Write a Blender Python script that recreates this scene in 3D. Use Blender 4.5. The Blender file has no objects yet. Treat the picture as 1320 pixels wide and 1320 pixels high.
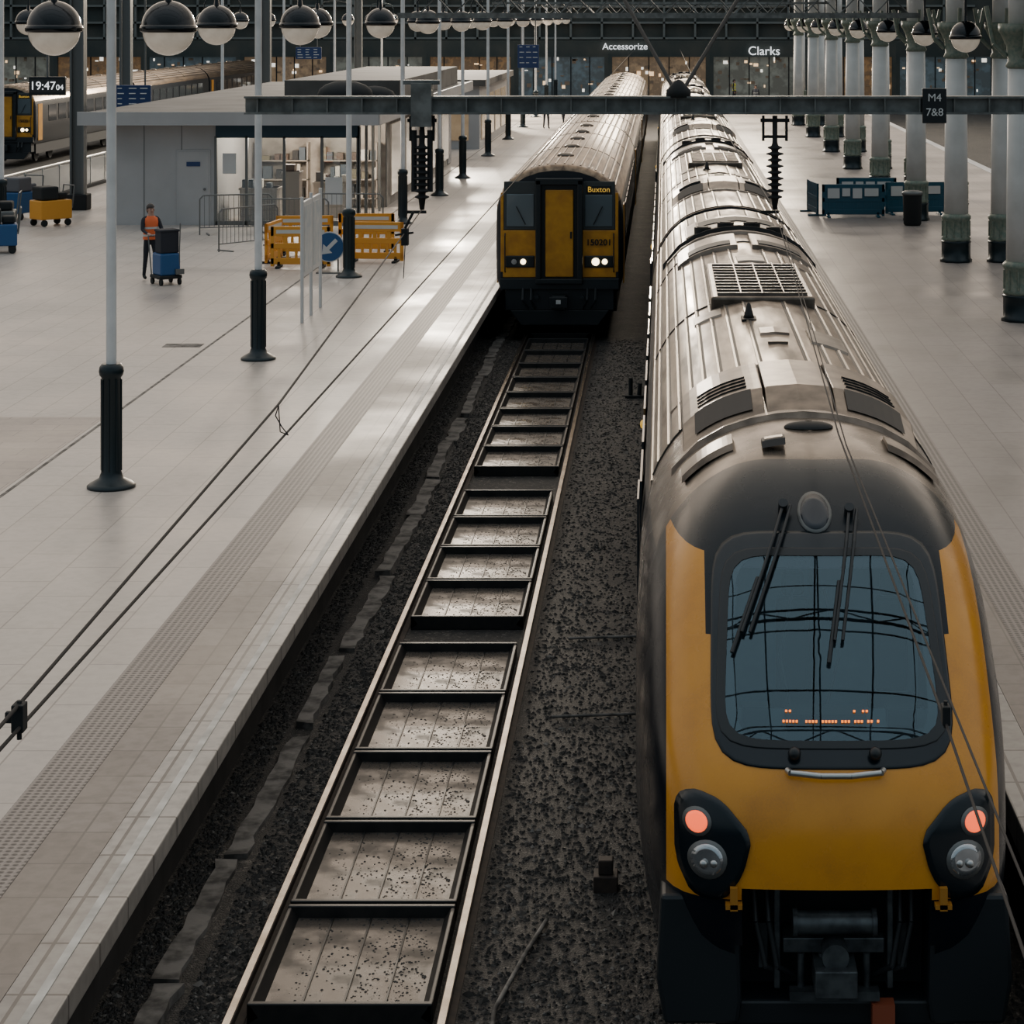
import bpy, math, random
import numpy as np
from mathutils import Matrix, Vector
random.seed(7); np.random.seed(7)
COL = bpy.context.scene.collection
pi = math.pi

# ------------------------------------------------------------------ materials
def new_mat(name):
    m = bpy.data.materials.new(name); m.use_nodes = True
    nt = m.node_tree; b = nt.nodes['Principled BSDF']
    return m, nt, b
def N(nt, t, **kw):
    n = nt.nodes.new(t)
    for k, v in kw.items():
        if k in n.inputs: n.inputs[k].default_value = v
        else: setattr(n, k, v)
    return n
def rgba(c): return (c[0], c[1], c[2], 1)
def ramp(nt, stops):
    r = nt.nodes.new('ShaderNodeValToRGB'); e = r.color_ramp.elements
    e[0].position, e[0].color = stops[0][0], rgba(stops[0][1])
    e[1].position, e[1].color = stops[-1][0], rgba(stops[-1][1])
    for p, c in stops[1:-1]:
        x = e.new(p); x.color = rgba(c)
    return r
def M(name, c, rough=.5, metal=0, c2=None, scale=6, bump=0, emit=None, es=1, rough2=None, stretch=None, detail=5, lo=.35, hi=.65, coat=0):
    m, nt, b = new_mat(name)
    b.inputs['Base Color'].default_value = rgba(c); b.inputs['Roughness'].default_value = rough
    b.inputs['Metallic'].default_value = metal
    if coat: b.inputs['Coat Weight'].default_value = coat
    if c2 or bump or rough2 is not None:
        tc = N(nt, 'ShaderNodeTexCoord'); no = N(nt, 'ShaderNodeTexNoise', Scale=scale, Detail=detail)
        if stretch:
            mp = N(nt, 'ShaderNodeMapping'); mp.inputs['Scale'].default_value = stretch
            nt.links.new(tc.outputs['Object'], mp.inputs[0]); nt.links.new(mp.outputs[0], no.inputs['Vector'])
        else: nt.links.new(tc.outputs['Object'], no.inputs['Vector'])
        if c2:
            r = ramp(nt, [(lo, c), (hi, c2)]); nt.links.new(no.outputs['Fac'], r.inputs[0]); nt.links.new(r.outputs[0], b.inputs['Base Color'])
        if rough2 is not None:
            mr = N(nt, 'ShaderNodeMapRange'); mr.inputs[1].default_value = lo; mr.inputs[2].default_value = hi
            mr.inputs[3].default_value = rough; mr.inputs[4].default_value = rough2
            nt.links.new(no.outputs['Fac'], mr.inputs[0]); nt.links.new(mr.outputs[0], b.inputs['Roughness'])
        if bump:
            bp = N(nt, 'ShaderNodeBump'); bp.inputs['Strength'].default_value = bump; bp.inputs['Distance'].default_value = .02
            nt.links.new(no.outputs['Fac'], bp.inputs['Height']); nt.links.new(bp.outputs[0], b.inputs['Normal'])
    if emit:
        b.inputs['Emission Color'].default_value = rgba(emit); b.inputs['Emission Strength'].default_value = es
    return m
def paving(name, c1, c2, mortar, bw, bh, rough=.45, off=.5, msize=.006, rotz=0, spotty=.5):
    m, nt, b = new_mat(name)
    tc = N(nt, 'ShaderNodeTexCoord'); mp = N(nt, 'ShaderNodeMapping'); mp.inputs['Rotation'].default_value = (0, 0, rotz)
    nt.links.new(tc.outputs['Object'], mp.inputs[0])
    br = N(nt, 'ShaderNodeTexBrick'); br.offset = off
    br.inputs['Color1'].default_value = rgba(c1); br.inputs['Color2'].default_value = rgba(c2); br.inputs['Mortar'].default_value = rgba(mortar)
    br.inputs['Scale'].default_value = 1; br.inputs['Mortar Size'].default_value = msize
    br.inputs['Brick Width'].default_value = bw; br.inputs['Row Height'].default_value = bh; br.inputs['Bias'].default_value = -.1
    nt.links.new(mp.outputs[0], br.inputs['Vector'])
    no = N(nt, 'ShaderNodeTexNoise', Scale=.35, Detail=6); nt.links.new(tc.outputs['Object'], no.inputs['Vector'])
    no2 = N(nt, 'ShaderNodeTexNoise', Scale=9, Detail=6); nt.links.new(tc.outputs['Object'], no2.inputs['Vector'])
    r = ramp(nt, [(.3, (1-.35*spotty,)*3), (.7, (1.12, 1.1, 1.08))]); nt.links.new(no.outputs['Fac'], r.inputs[0])
    r2 = ramp(nt, [(.3, (1-.25*spotty,)*3), (.6, (1, 1, 1))]); nt.links.new(no2.outputs['Fac'], r2.inputs[0])
    mx = N(nt, 'ShaderNodeMixRGB', blend_type='MULTIPLY'); mx.inputs[0].default_value = 1
    mx2 = N(nt, 'ShaderNodeMixRGB', blend_type='MULTIPLY'); mx2.inputs[0].default_value = 1
    nt.links.new(br.outputs['Color'], mx.inputs[1]); nt.links.new(r.outputs[0], mx.inputs[2])
    nt.links.new(mx.outputs[0], mx2.inputs[1]); nt.links.new(r2.outputs[0], mx2.inputs[2])
    nt.links.new(mx2.outputs[0], b.inputs['Base Color'])
    mr = N(nt, 'ShaderNodeMapRange'); mr.inputs[1].default_value = .35; mr.inputs[2].default_value = .65
    mr.inputs[3].default_value = rough-.12; mr.inputs[4].default_value = rough+.12
    nt.links.new(no.outputs['Fac'], mr.inputs[0]); nt.links.new(mr.outputs[0], b.inputs['Roughness'])
    return m
def tactile_mat(name, c, cd, pitch=.065):
    m, nt, b = new_mat(name)
    tc = N(nt, 'ShaderNodeTexCoord')
    s = N(nt, 'ShaderNodeVectorMath', operation='SCALE'); s.inputs['Scale'].default_value = 1/pitch
    fr = N(nt, 'ShaderNodeVectorMath', operation='FRACTION'); sb = N(nt, 'ShaderNodeVectorMath', operation='SUBTRACT'); sb.inputs[1].default_value = (.5, .5, 0)
    mu = N(nt, 'ShaderNodeVectorMath', operation='MULTIPLY'); mu.inputs[1].default_value = (1, 1, 0)
    ln = N(nt, 'ShaderNodeVectorMath', operation='LENGTH')
    L = nt.links
    L.new(tc.outputs['Object'], s.inputs[0]); L.new(s.outputs[0], fr.inputs[0]); L.new(fr.outputs[0], sb.inputs[0]); L.new(sb.outputs[0], mu.inputs[0]); L.new(mu.outputs[0], ln.inputs[0])
    r = ramp(nt, [(.24, cd), (.42, c)]); L.new(ln.outputs['Value'], r.inputs[0]); L.new(r.outputs[0], b.inputs['Base Color'])
    bp = N(nt, 'ShaderNodeBump'); bp.invert = True; bp.inputs['Distance'].default_value = .01; bp.inputs['Strength'].default_value = .6
    L.new(ln.outputs['Value'], bp.inputs['Height']); L.new(bp.outputs[0], b.inputs['Normal'])
    b.inputs['Roughness'].default_value = .55
    return m
def ballast_mat():
    m, nt, b = new_mat('ballast'); L = nt.links
    tc = N(nt, 'ShaderNodeTexCoord')
    wn = N(nt, 'ShaderNodeTexNoise', Scale=14, Detail=3); L.new(tc.outputs['Object'], wn.inputs['Vector'])
    va = N(nt, 'ShaderNodeVectorMath', operation='MULTIPLY_ADD'); L.new(wn.outputs['Color'], va.inputs[0]); va.inputs[1].default_value = (.12, .12, .12); L.new(tc.outputs['Object'], va.inputs[2])
    vo = N(nt, 'ShaderNodeTexVoronoi', Scale=34); L.new(va.outputs[0], vo.inputs['Vector'])
    no = N(nt, 'ShaderNodeTexNoise', Scale=1.3, Detail=10, Roughness=.65); L.new(tc.outputs['Object'], no.inputs['Vector'])
    n3 = N(nt, 'ShaderNodeTexNoise', Scale=60, Detail=4); L.new(tc.outputs['Object'], n3.inputs['Vector'])
    sep = N(nt, 'ShaderNodeSeparateColor'); L.new(vo.outputs['Color'], sep.inputs[0])
    r = ramp(nt, [(0, (.012, .012, .012)), (.7, (.028, .026, .024)), (.92, (.06, .054, .049)), (1, (.15, .138, .125))]); L.new(sep.outputs[0], r.inputs[0])
    r2 = ramp(nt, [(.40, (.42, .44, .46)), (.64, (1.3, 1.22, 1.12))]); L.new(no.outputs['Fac'], r2.inputs[0])
    mx = N(nt, 'ShaderNodeMixRGB', blend_type='MULTIPLY'); mx.inputs[0].default_value = 1
    L.new(r.outputs[0], mx.inputs[1]); L.new(r2.outputs[0], mx.inputs[2]); L.new(mx.outputs[0], b.inputs['Base Color'])
    bp = N(nt, 'ShaderNodeBump'); bp.inputs['Distance'].default_value = .03; bp.inputs['Strength'].default_value = .8
    L.new(n3.outputs['Fac'], bp.inputs['Height']); L.new(bp.outputs[0], b.inputs['Normal'])
    b.inputs['Roughness'].default_value = .7
    return m
def nose_paint():
    # paint scheme of the cab: dark body, mustard face, dark roof cap, silver roof
    m, nt, b = new_mat('cab_paint_scheme'); L = nt.links
    tc = N(nt, 'ShaderNodeTexCoord'); sp = N(nt, 'ShaderNodeSeparateXYZ'); L.new(tc.outputs['Object'], sp.inputs[0])
    ab = N(nt, 'ShaderNodeMath', operation='ABSOLUTE'); L.new(sp.outputs[0], ab.inputs[0])
    def cmp(src, op, v):
        n = N(nt, 'ShaderNodeMath', operation=op); L.new(src, n.inputs[0]); n.inputs[1].default_value = v; return n.outputs[0]
    def mul(*a):
        o = a[0]
        for x in a[1:]:
            n = N(nt, 'ShaderNodeMath', operation='MULTIPLY'); L.new(o, n.inputs[0]); L.new(x, n.inputs[1]); o = n.outputs[0]
        return o
    def inv(a):
        n = N(nt, 'ShaderNodeMath', operation='SUBTRACT'); n.inputs[0].default_value = 1; L.new(a, n.inputs[1]); return n.outputs[0]
    X, Y, Z = ab.outputs[0], sp.outputs[1], sp.outputs[2]
    face = mul(cmp(X, 'LESS_THAN', 1.125), cmp(Z, 'LESS_THAN', 3.17), cmp(Z, 'GREATER_THAN', 1.2), cmp(Y, 'LESS_THAN', 2.4))
    cut = mul(cmp(X, 'LESS_THAN', .85), cmp(Z, 'GREATER_THAN', 2.72)); cut2 = mul(cmp(X, 'LESS_THAN', .72), cmp(Z, 'GREATER_THAN', 2.08))
    yel = mul(face, inv(cut), inv(cut2))
    no = N(nt, 'ShaderNodeTexNoise', Scale=2.5, Detail=7); L.new(tc.outputs['Object'], no.inputs['Vector'])
    nf = N(nt, 'ShaderNodeTexNoise', Scale=90, Detail=4); L.new(tc.outputs['Object'], nf.inputs['Vector'])
    ad = N(nt, 'ShaderNodeMath', operation='MULTIPLY_ADD'); L.new(nf.outputs['Fac'], ad.inputs[0]); ad.inputs[1].default_value = .35; L.new(no.outputs['Fac'], ad.inputs[2])
    ry = ramp(nt, [(.50, (.72, .30, .022)), (.72, (.66, .27, .020)), (.92, (.54, .215, .020))]); L.new(ad.outputs[0], ry.inputs[0])
    rs = ramp(nt, [(.3, (.24, .20, .16)), (.7, (.095, .078, .063))]); L.new(no.outputs['Fac'], rs.inputs[0])
    mz = N(nt, 'ShaderNodeMapRange'); L.new(Y, mz.inputs[0]); mz.inputs[1].default_value = 1.6; mz.inputs[2].default_value = 2.7
    mzz = N(nt, 'ShaderNodeMath', operation='MULTIPLY'); L.new(mz.outputs[0], mzz.inputs[0]); L.new(ad.outputs[0], mzz.inputs[1])
    rd = ramp(nt, [(.1, (.003, .009, .014)), (.9, (.04, .042, .042))]); L.new(mzz.outputs[0], rd.inputs[0])
    adx = N(nt, 'ShaderNodeMath', operation='MULTIPLY_ADD'); L.new(X, adx.inputs[0]); adx.inputs[1].default_value = -.1; L.new(Y, adx.inputs[2])
    sil = mul(cmp(adx.outputs[0], 'GREATER_THAN', 2.3), cmp(Z, 'GREATER_THAN', 2.95))
    body = cmp(Z, 'LESS_THAN', 2.9)
    def mix(f, a, c):
        n = N(nt, 'ShaderNodeMixRGB'); L.new(f, n.inputs[0])
        for k, s_ in ((1, a), (2, c)):
            if isinstance(s_, tuple): n.inputs[k].default_value = s_
            else: L.new(s_, n.inputs[k])
        return n.outputs[0]
    c = mix(body, rd.outputs[0], (.005, .008, .013, 1)); c = mix(yel, c, ry.outputs[0]); c = mix(sil, c, rs.outputs[0])
    L.new(c, b.inputs['Base Color'])
    mt = N(nt, 'ShaderNodeMath', operation='MULTIPLY'); L.new(sil, mt.inputs[0]); mt.inputs[1].default_value = .6; L.new(mt.outputs[0], b.inputs['Metallic'])
    sm = N(nt, 'ShaderNodeMapRange'); L.new(yel, sm.inputs[0]); sm.inputs[3].default_value = .30; sm.inputs[4].default_value = .6; L.new(sm.outputs[0], b.inputs['Specular IOR Level'])
    rr = N(nt, 'ShaderNodeMapRange'); rr.inputs[1].default_value = .3; rr.inputs[2].default_value = .7; rr.inputs[3].default_value = .18; rr.inputs[4].default_value = .34
    L.new(no.outputs['Fac'], rr.inputs[0]); L.new(rr.outputs[0], b.inputs['Roughness'])
    return m
def clear_glass(name, tint, gloss, fac):
    m = bpy.data.materials.new(name); m.use_nodes = True; nt = m.node_tree; nt.nodes.clear()
    o = N(nt, 'ShaderNodeOutputMaterial'); mx = N(nt, 'ShaderNodeMixShader'); mx.inputs[0].default_value = fac
    t = N(nt, 'ShaderNodeBsdfTransparent'); t.inputs[0].default_value = rgba(tint)
    g = N(nt, 'ShaderNodeBsdfGlossy'); g.inputs['Color'].default_value = rgba(gloss); g.inputs['Roughness'].default_value = .01
    nt.links.new(t.outputs[0], mx.inputs[1]); nt.links.new(g.outputs[0], mx.inputs[2]); nt.links.new(mx.outputs[0], o.inputs[0])
    return m

m_pave = paving('pale_paving', (.49, .44, .395), (.455, .405, .365), (.27, .235, .21), 1.2, .6, rotz=pi/2, rough=.42, msize=.009)
m_pave_r = paving('grey_paving', (.29, .255, .235), (.26, .23, .21), (.16, .14, .13), 1.2, .6, rotz=pi/2, rough=.42, msize=.009)
m_pave_b = paving('brown_paving', (.33, .28, .245), (.38, .32, .285), (.16, .14, .13), .9, .45)
m_cope = paving('coping_stone', (.44, .40, .36), (.36, .33, .30), (.14, .12, .11), .4, .75, off=0, msize=.014, spotty=1.2)
m_mid = paving('worn_paving', (.20, .168, .148), (.27, .23, .205), (.12, .10, .09), .48, .6, off=0, spotty=1.2, msize=.01)
m_tact = tactile_mat('tactile', (.25, .212, .19), (.06, .05, .045))
m_line = M('white_line', (.60, .57, .52), .6, c2=(.34, .32, .29), scale=4)
m_ball = ballast_mat()
m_wallp = M('sooty_brick', (.018, .016, .015), .9, c2=(.04, .035, .032), scale=2, bump=.4)
m_conc = M('dirty_concrete', (.21, .19, .17), .85, c2=(.055, .05, .045), scale=5, bump=.6, detail=9, lo=.4, hi=.62)
m_railtop = M('polished_rail', (.56, .51, .45), .22, 1, c2=(.36, .31, .26), scale=3)
m_rust = M('rusted_steel', (.06, .042, .033), .7, .3, c2=(.03, .023, .02), scale=8)
m_black = M('black_paint', (.008, .011, .013), .38)
m_blackm = M('black_matte', (.010, .012, .013), .8)
m_frame = M('tray_frame', (.010, .011, .012), .42, .2, c2=(.02, .019, .018), scale=8)
m_tray = M('tray_plate', (.13, .108, .09), .20, .3, c2=(.055, .046, .038), scale=3, detail=12, lo=.42, hi=.60, rough2=.5, bump=.08)
m_navy = M('navy_paint', (.008, .011, .016), .35)
m_yel2 = M('yellow_paint', (.66, .30, .022), .4, c2=(.50, .21, .018), scale=4)
m_silver = M('weathered_silver_roof', (.31, .25, .19), .28, .75, c2=(.085, .066, .05), scale=1.4, stretch=(3, .45, 3), rough2=.5, lo=.34, hi=.68, detail=6)
m_silver2 = M('roof_panel', (.21, .17, .135), .32, .7, c2=(.075, .06, .048), scale=4, detail=8)
m_rib = M('roof_rib', (.36, .30, .235), .32, .7, c2=(.16, .13, .10), scale=2, stretch=(4, .5, 4), detail=8)
m_groove = M('roof_groove', (.03, .025, .02), .6)
m_gold = M('grimy_roof', (.30, .215, .14), .3, .72, c2=(.085, .06, .042), scale=1.7, stretch=(4, .35, 4), lo=.34, hi=.66, detail=9)
m_vent = M('dark_vent', (.008, .008, .008), .6)
m_dome = M('dark_lens', (.02, .026, .034), .2)
m_mask = M('black_gloss', (.003, .008, .012), .2)
m_glass = clear_glass('windscreen_glass', (.62, .72, .76), (.52, .72, .82), .125)
m_glassd = M('dark_glass', (.03, .035, .04), .08)
m_glassc = M('cab_glass', (.10, .13, .145), .05, coat=1)
m_led = M('orange_led', (.9, .3, .05), .5, emit=(1, .22, .02), es=2.0)
m_led_y = M('yellow_led', (.4, .28, .05), .5, emit=(1, .58, .08), es=.55)
m_red = M('orange_lamp', (.9, .10, .03), .3, emit=(1, .12, .035), es=1.6)
m_lampw = M('lit_lamp', (1, .95, .85), .3, emit=(1, .78, .45), es=7)
m_lens = M('lamp_lens', (.5, .52, .53), .12, .8)
m_chrome = M('bright_steel', (.5, .5, .48), .3, .9)
m_grey = M('grey_steel', (.16, .165, .16), .45, .5)
m_beam = M('galvanised_beam', (.22, .23, .22), .5, .4, c2=(.12, .125, .118), scale=5)
m_post = M('white_post_paint', (.80, .79, .77), .42, c2=(.68, .67, .65), scale=3)
m_sleeve = M('dark_green_iron', (.008, .018, .022), .36, .2)
m_cover = M('lamp_cover_black', (.003, .005, .007), .14)
m_globe = M('globe_glass', (.72, .64, .55), .15, c2=(.46, .40, .34), scale=3, coat=.8, emit=(1, .84, .64), es=.18)
m_white = M('white_panel', (.62, .61, .59), .5)
m_wkiosk = M('kiosk_panel', (.44, .43, .425), .5, c2=(.38, .37, .365), scale=.8)
m_roofk = M('kiosk_roof_felt', (.13, .12, .11), .8, c2=(.075, .068, .06), scale=.7)
m_blue = M('blue_plastic', (.010, .08, .22), .4)
m_teal = M('teal_blue_plastic', (.008, .075, .12), .45)
m_sign = M('sign_blue', (.015, .04, .13), .4)
m_orange = M('orange_yellow_plastic', (.74, .32, .03), .45)
m_obr = M('faded_orange_paint', (.42, .18, .02), .5)
m_hivis = M('orange_vest_cloth', (.85, .16, .045), .7)
m_hivy = M('yellow_vest_cloth', (.7, .65, .08), .7)
m_refl = M('reflective_tape', (.6, .6, .56), .4)
m_cloth = M('dark_cloth', (.02, .022, .03), .85)
m_cloth2 = M('grey_cloth', (.12, .12, .13), .85)
m_skin = M('skin', (.45, .26, .19), .55)
m_hair = M('hair', (.05, .04, .035), .7)
m_colgrn = M('green_iron_base', (.13, .18, .14), .5, c2=(.24, .25, .19), scale=14)
m_colwh = M('column_cream', (.76, .74, .70), .5, c2=(.64, .62, .58), scale=1.5)
m_warm = M('warm_shop_light', (1, .9, .7), .5, emit=(1, .85, .65), es=12)
m_wire = M('copper_wire', (.014, .012, .012), .8)
m_textw = M('sign_white', (.9, .9, .88), .5, emit=(.95, .97, 1), es=1.1)
m_textp = M('white_lettering', (.7, .7, .68), .5)
m_wood = M('shop_shelf', (.34, .30, .26), .6)
m_darkwall = M('dark_hall_wall', (.040, .050, .047), .8, c2=(.075, .075, .063), scale=.5)
m_interior = M('shop_wall_lit', (.42, .38, .33), .7, c2=(.25, .22, .19), scale=2)
m_cab = M('cab_interior_grey', (.28, .35, .39), .7, c2=(.18, .24, .28), scale=2)
m_cabd = M('cab_dark', (.010, .013, .016), .6)

# ------------------------------------------------------------------ geometry builder
class B:
    def __init__(s): s.v = []; s.f = []; s.m = []; s.s = []
    def add(s, vs, fs, mi=0, smooth=False):
        o = len(s.v); s.v += [tuple(p) for p in vs]
        for f in fs: s.f.append(tuple(i+o for i in f)); s.m.append(mi); s.s.append(smooth)
        return s
    def box(s, x0, x1, y0, y1, z0, z1, mi=0, M4=None):
        vs = [(x, y, z) for z in (z0, z1) for y in (y0, y1) for x in (x0, x1)]
        if M4 is not None: vs = [M4 @ Vector(p) for p in vs]
        return s.add(vs, [(0, 2, 3, 1), (4, 5, 7, 6), (0, 1, 5, 4), (2, 6, 7, 3), (0, 4, 6, 2), (1, 3, 7, 5)], mi)
    def cyl(s, p0, p1, r0, r1=None, n=12, mi=0, caps=True):
        r1 = r0 if r1 is None else r1
        p0 = Vector(p0); p1 = Vector(p1); d = (p1-p0).normalized()
        a = d.orthogonal().normalized(); b = d.cross(a)
        vs = []
        for p, r in ((p0, r0), (p1, r1)):
            for i in range(n):
                t = 2*pi*i/n; vs.append(p+a*math.cos(t)*r+b*math.sin(t)*r)
        s.add(vs, [(i, (i+1) % n, n+(i+1) % n, n+i) for i in range(n)], mi, True)
        if caps: s.add(vs, [tuple(range(n-1, -1, -1)), tuple(range(n, 2*n))], mi)
        return s
    def lathe(s, prof, c=(0, 0, 0), n=20, mi=0):
        vs = []
        for r, z in prof:
            for i in range(n):
                t = 2*pi*i/n; vs.append((c[0]+r*math.cos(t), c[1]+r*math.sin(t), c[2]+z))
        o = len(s.v)
        s.add(vs, [(k*n+i, k*n+(i+1) % n, (k+1)*n+(i+1) % n, (k+1)*n+i) for k in range(len(prof)-1) for i in range(n)], mi, True)
        s.f.append(tuple(o+i for i in range(n-1, -1, -1))); s.m.append(mi); s.s.append(False)
        s.f.append(tuple(o+(len(prof)-1)*n+i for i in range(n))); s.m.append(mi); s.s.append(False)
        return s
    def ell(s, c, r, n=16, k=10, mi=0, z0=-1, z1=1):
        a0 = math.asin(z0); a1 = math.asin(z1); vs = []
        for j in range(k+1):
            a = a0+(a1-a0)*j/k
            for i in range(n):
                t = 2*pi*i/n; vs.append((c[0]+r[0]*math.cos(a)*math.cos(t), c[1]+r[1]*math.cos(a)*math.sin(t), c[2]+r[2]*math.sin(a)))
        return s.add(vs, [(j*n+i, j*n+(i+1) % n, (j+1)*n+(i+1) % n, (j+1)*n+i) for j in range(k) for i in range(n)], mi, True)
    def tube(s, pts, r, n=6, mi=0):
        for a, b in zip(pts[:-1], pts[1:]): s.cyl(a, b, r, n=n, mi=mi)
        return s
    def prism(s, poly, a0, a1, axis='y', mi=0):
        n = len(poly)
        def P(p, a): return (p[0], a, p[1]) if axis == 'y' else ((a, p[0], p[1]) if axis == 'x' else (p[0], p[1], a))
        vs = [P(p, a0) for p in poly]+[P(p, a1) for p in poly]
        return s.add(vs, [(i, (i+1) % n, n+(i+1) % n, n+i) for i in range(n)]+[tuple(range(n-1, -1, -1)), tuple(range(n, 2*n))], mi)
    def obj(s, name, mats, parent=None, loc=(0, 0, 0), rot=(0, 0, 0), bevel=0, recalc=True, **props):
        me = bpy.data.meshes.new(name); me.from_pydata(s.v, [], s.f)
        if not isinstance(mats, (list, tuple)): mats = [mats]
        for m in mats: me.materials.append(m)
        me.polygons.foreach_set('material_index', s.m); me.polygons.foreach_set('use_smooth', s.s)
        if recalc:
            import bmesh
            bm = bmesh.new(); bm.from_mesh(me); bmesh.ops.recalc_face_normals(bm, faces=bm.faces); bm.to_mesh(me); bm.free()
        me.update()
        o = bpy.data.objects.new(name, me); COL.objects.link(o)
        o.location = loc; o.rotation_euler = rot
        if parent: o.parent = parent
        if bevel:
            bv = o.modifiers.new('bevel', 'BEVEL'); bv.width = bevel; bv.segments = 2; bv.limit_method = 'ANGLE'
        for k, v in props.items(): o[k] = v
        return o
def root(name, label, category, loc=(0, 0, 0), rot=(0, 0, 0), **props):
    o = bpy.data.objects.new(name, None); COL.objects.link(o); o.empty_display_size = .2
    o.location = loc; o.rotation_euler = rot; o['label'] = label; o['category'] = category
    for k, v in props.items(): o[k] = v
    return o
def sub(name, parent, loc=(0, 0, 0), rot=(0, 0, 0)):
    o = bpy.data.objects.new(name, None); COL.objects.link(o); o.location = loc; o.rotation_euler = rot; o.parent = parent; return o
def copy_tree(src, loc=None, rot=None, parent=None):
    c = src.copy(); COL.objects.link(c)
    if loc is not None: c.location = loc
    if rot is not None: c.rotation_euler = rot
    if parent is not None: c.parent = parent
    for ch in src.children: copy_tree(ch, parent=c)
    return c
def text(body, size, mat, parent, loc, rot=(pi/2, 0, 0), name='lettering', align='CENTER', ext=.01, bold=0, **props):
    cu = bpy.data.curves.new('t', 'FONT'); cu.body = body; cu.size = size; cu.extrude = ext; cu.align_x = align; cu.align_y = 'CENTER'; cu.offset = bold
    t = bpy.data.objects.new('t', cu); COL.objects.link(t); bpy.context.view_layer.update()
    me = bpy.data.meshes.new_from_object(t.evaluated_get(bpy.context.evaluated_depsgraph_get()))
    bpy.data.objects.remove(t)
    me.materials.clear(); me.materials.append(mat)
    o = bpy.data.objects.new(name, me); COL.objects.link(o); o.location = loc; o.rotation_euler = rot
    if parent: o.parent = parent
    for k, v in props.items(): o[k] = v
    return o
def hermite(xs, ys):
    xs = np.array(xs, float); ys = np.array(ys, float)
    d = np.diff(ys)/np.diff(xs); m = np.zeros(len(xs)); m[0] = d[0]; m[-1] = d[-1]
    for i in range(1, len(xs)-1):
        m[i] = 0 if d[i-1]*d[i] <= 0 else 2*d[i-1]*d[i]/(d[i-1]+d[i])
    def f(x):
        x = min(max(x, xs[0]), xs[-1]); i = min(int(np.searchsorted(xs, x, 'right'))-1, len(xs)-2); i = max(i, 0)
        h = xs[i+1]-xs[i]; t = (x-xs[i])/h
        return float((2*t**3-3*t*t+1)*ys[i]+(t**3-2*t*t+t)*h*m[i]+(-2*t**3+3*t*t)*ys[i+1]+(t**3-t*t)*h*m[i+1])
    return f
S = dict(kind='structure')
PZ = .95

# ------------------------------------------------------------------ setting
Y0, Y1 = 6, 166
B().box(-22, -5.02, Y0, Y1, -.4, PZ).obj('floor', m_pave, label='pale stone paved station platform', **S)
B().box(-5.02, -4.58, Y0, Y1, .6, PZ+.003).obj('trim_1', m_tact, label='tactile paving strip with raised dots', **S)
B().box(-4.58, -4.1, Y0, Y1, .6, PZ).obj('trim_2', m_mid, label='worn brown paving band', **S)
B().box(-4.1, -3.7, Y0, Y1, .78, PZ+.004).obj('trim_3', m_cope, label='stone platform edge coping', bevel=.015, **S)
B().box(-3.90, -3.84, Y0, Y1, PZ+.005, PZ+.009).obj('trim_4', m_line, label='faded white platform edge line', **S)
B().box(-5.0, -4.12, Y0, Y1, -.4, .6).obj('wall_platform', m_wallp, label='sooty brick wall under platform edge', **S)
B().box(3.85, 13, Y0, Y1, -.4, PZ).obj('floor.001', m_pave_r, label='grey paved platform surface', **S)
B().box(3.4, 3.85, Y0, Y1, -.4, PZ+.003).obj('trim_5', m_tact, label='tactile paving strip with raised dots', **S)
B().box(3.05, 3.4, Y0, Y1, -.4, PZ).obj('trim_6', m_mid, label='worn paving band', **S)
B().box(2.68, 3.05, Y0, Y1, .7, PZ+.004).obj('trim_7', m_cope, label='stone platform edge coping', bevel=.015, **S)
B().box(12.7, 13.05, Y0, Y1, PZ, PZ+.02).obj('trim_8', m_white, label='pale platform edge strip', **S)
B().box(-8.44, -8.39, Y0, Y1, PZ-.01, PZ+.003).obj('trim_9', m_conc, label='dark drainage channel in paving', **S)
B().box(-16, -8.5, 26, 33, PZ-.01, PZ+.003).obj('trim_10', m_pave_b, label='patch of browner paving', **S)
B().box(-70, 60, 0, 175, -.45, -.15).obj('floor.002', m_ball, label='dark ballast track bed', **S)
B().box(-80, 70, 168, 169, -.4, 11).obj('wall_back', m_darkwall, label='dark concourse end wall', **S)
B().box(-70, -69, 20, 168, -.4, 10).obj('wall_left', m_darkwall, label='dark station side wall', **S)
B().box(28, 29, 20, 168, -.4, 10).obj('wall_right', m_darkwall, label='dark station side wall', **S)
B().box(-69, 28, 166, 168, -.4, PZ).obj('floor.003', m_pave_r, label='concourse floor', **S)

# station roof glazing bars (high overhead)
b = B()
for y in range(-14, 50, 5):
    b.box(-22, 22, y-.05, y+.05, 17, 17.1); b.box(-22, 22, y-.04, y+.04, 18.3, 18.38)
    for x in range(-20, 22, 3):
        b.cyl((x, y, 17.1), (x+1.5, y, 18.4), .035, n=4); b.cyl((x+1.5, y, 18.4), (x+3, y, 17.1), .035, n=4)
for x in range(-22, 24, 2): b.box(x-.03, x+.03, -14, 50, 18.5, 18.58)
for y in range(-12, 50, 2): b.box(-22, 22, y-.02, y+.02, 18.8, 18.9)
b.obj('ceiling', m_blackm, label='dark steel lattice of station roof', **S)

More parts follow.
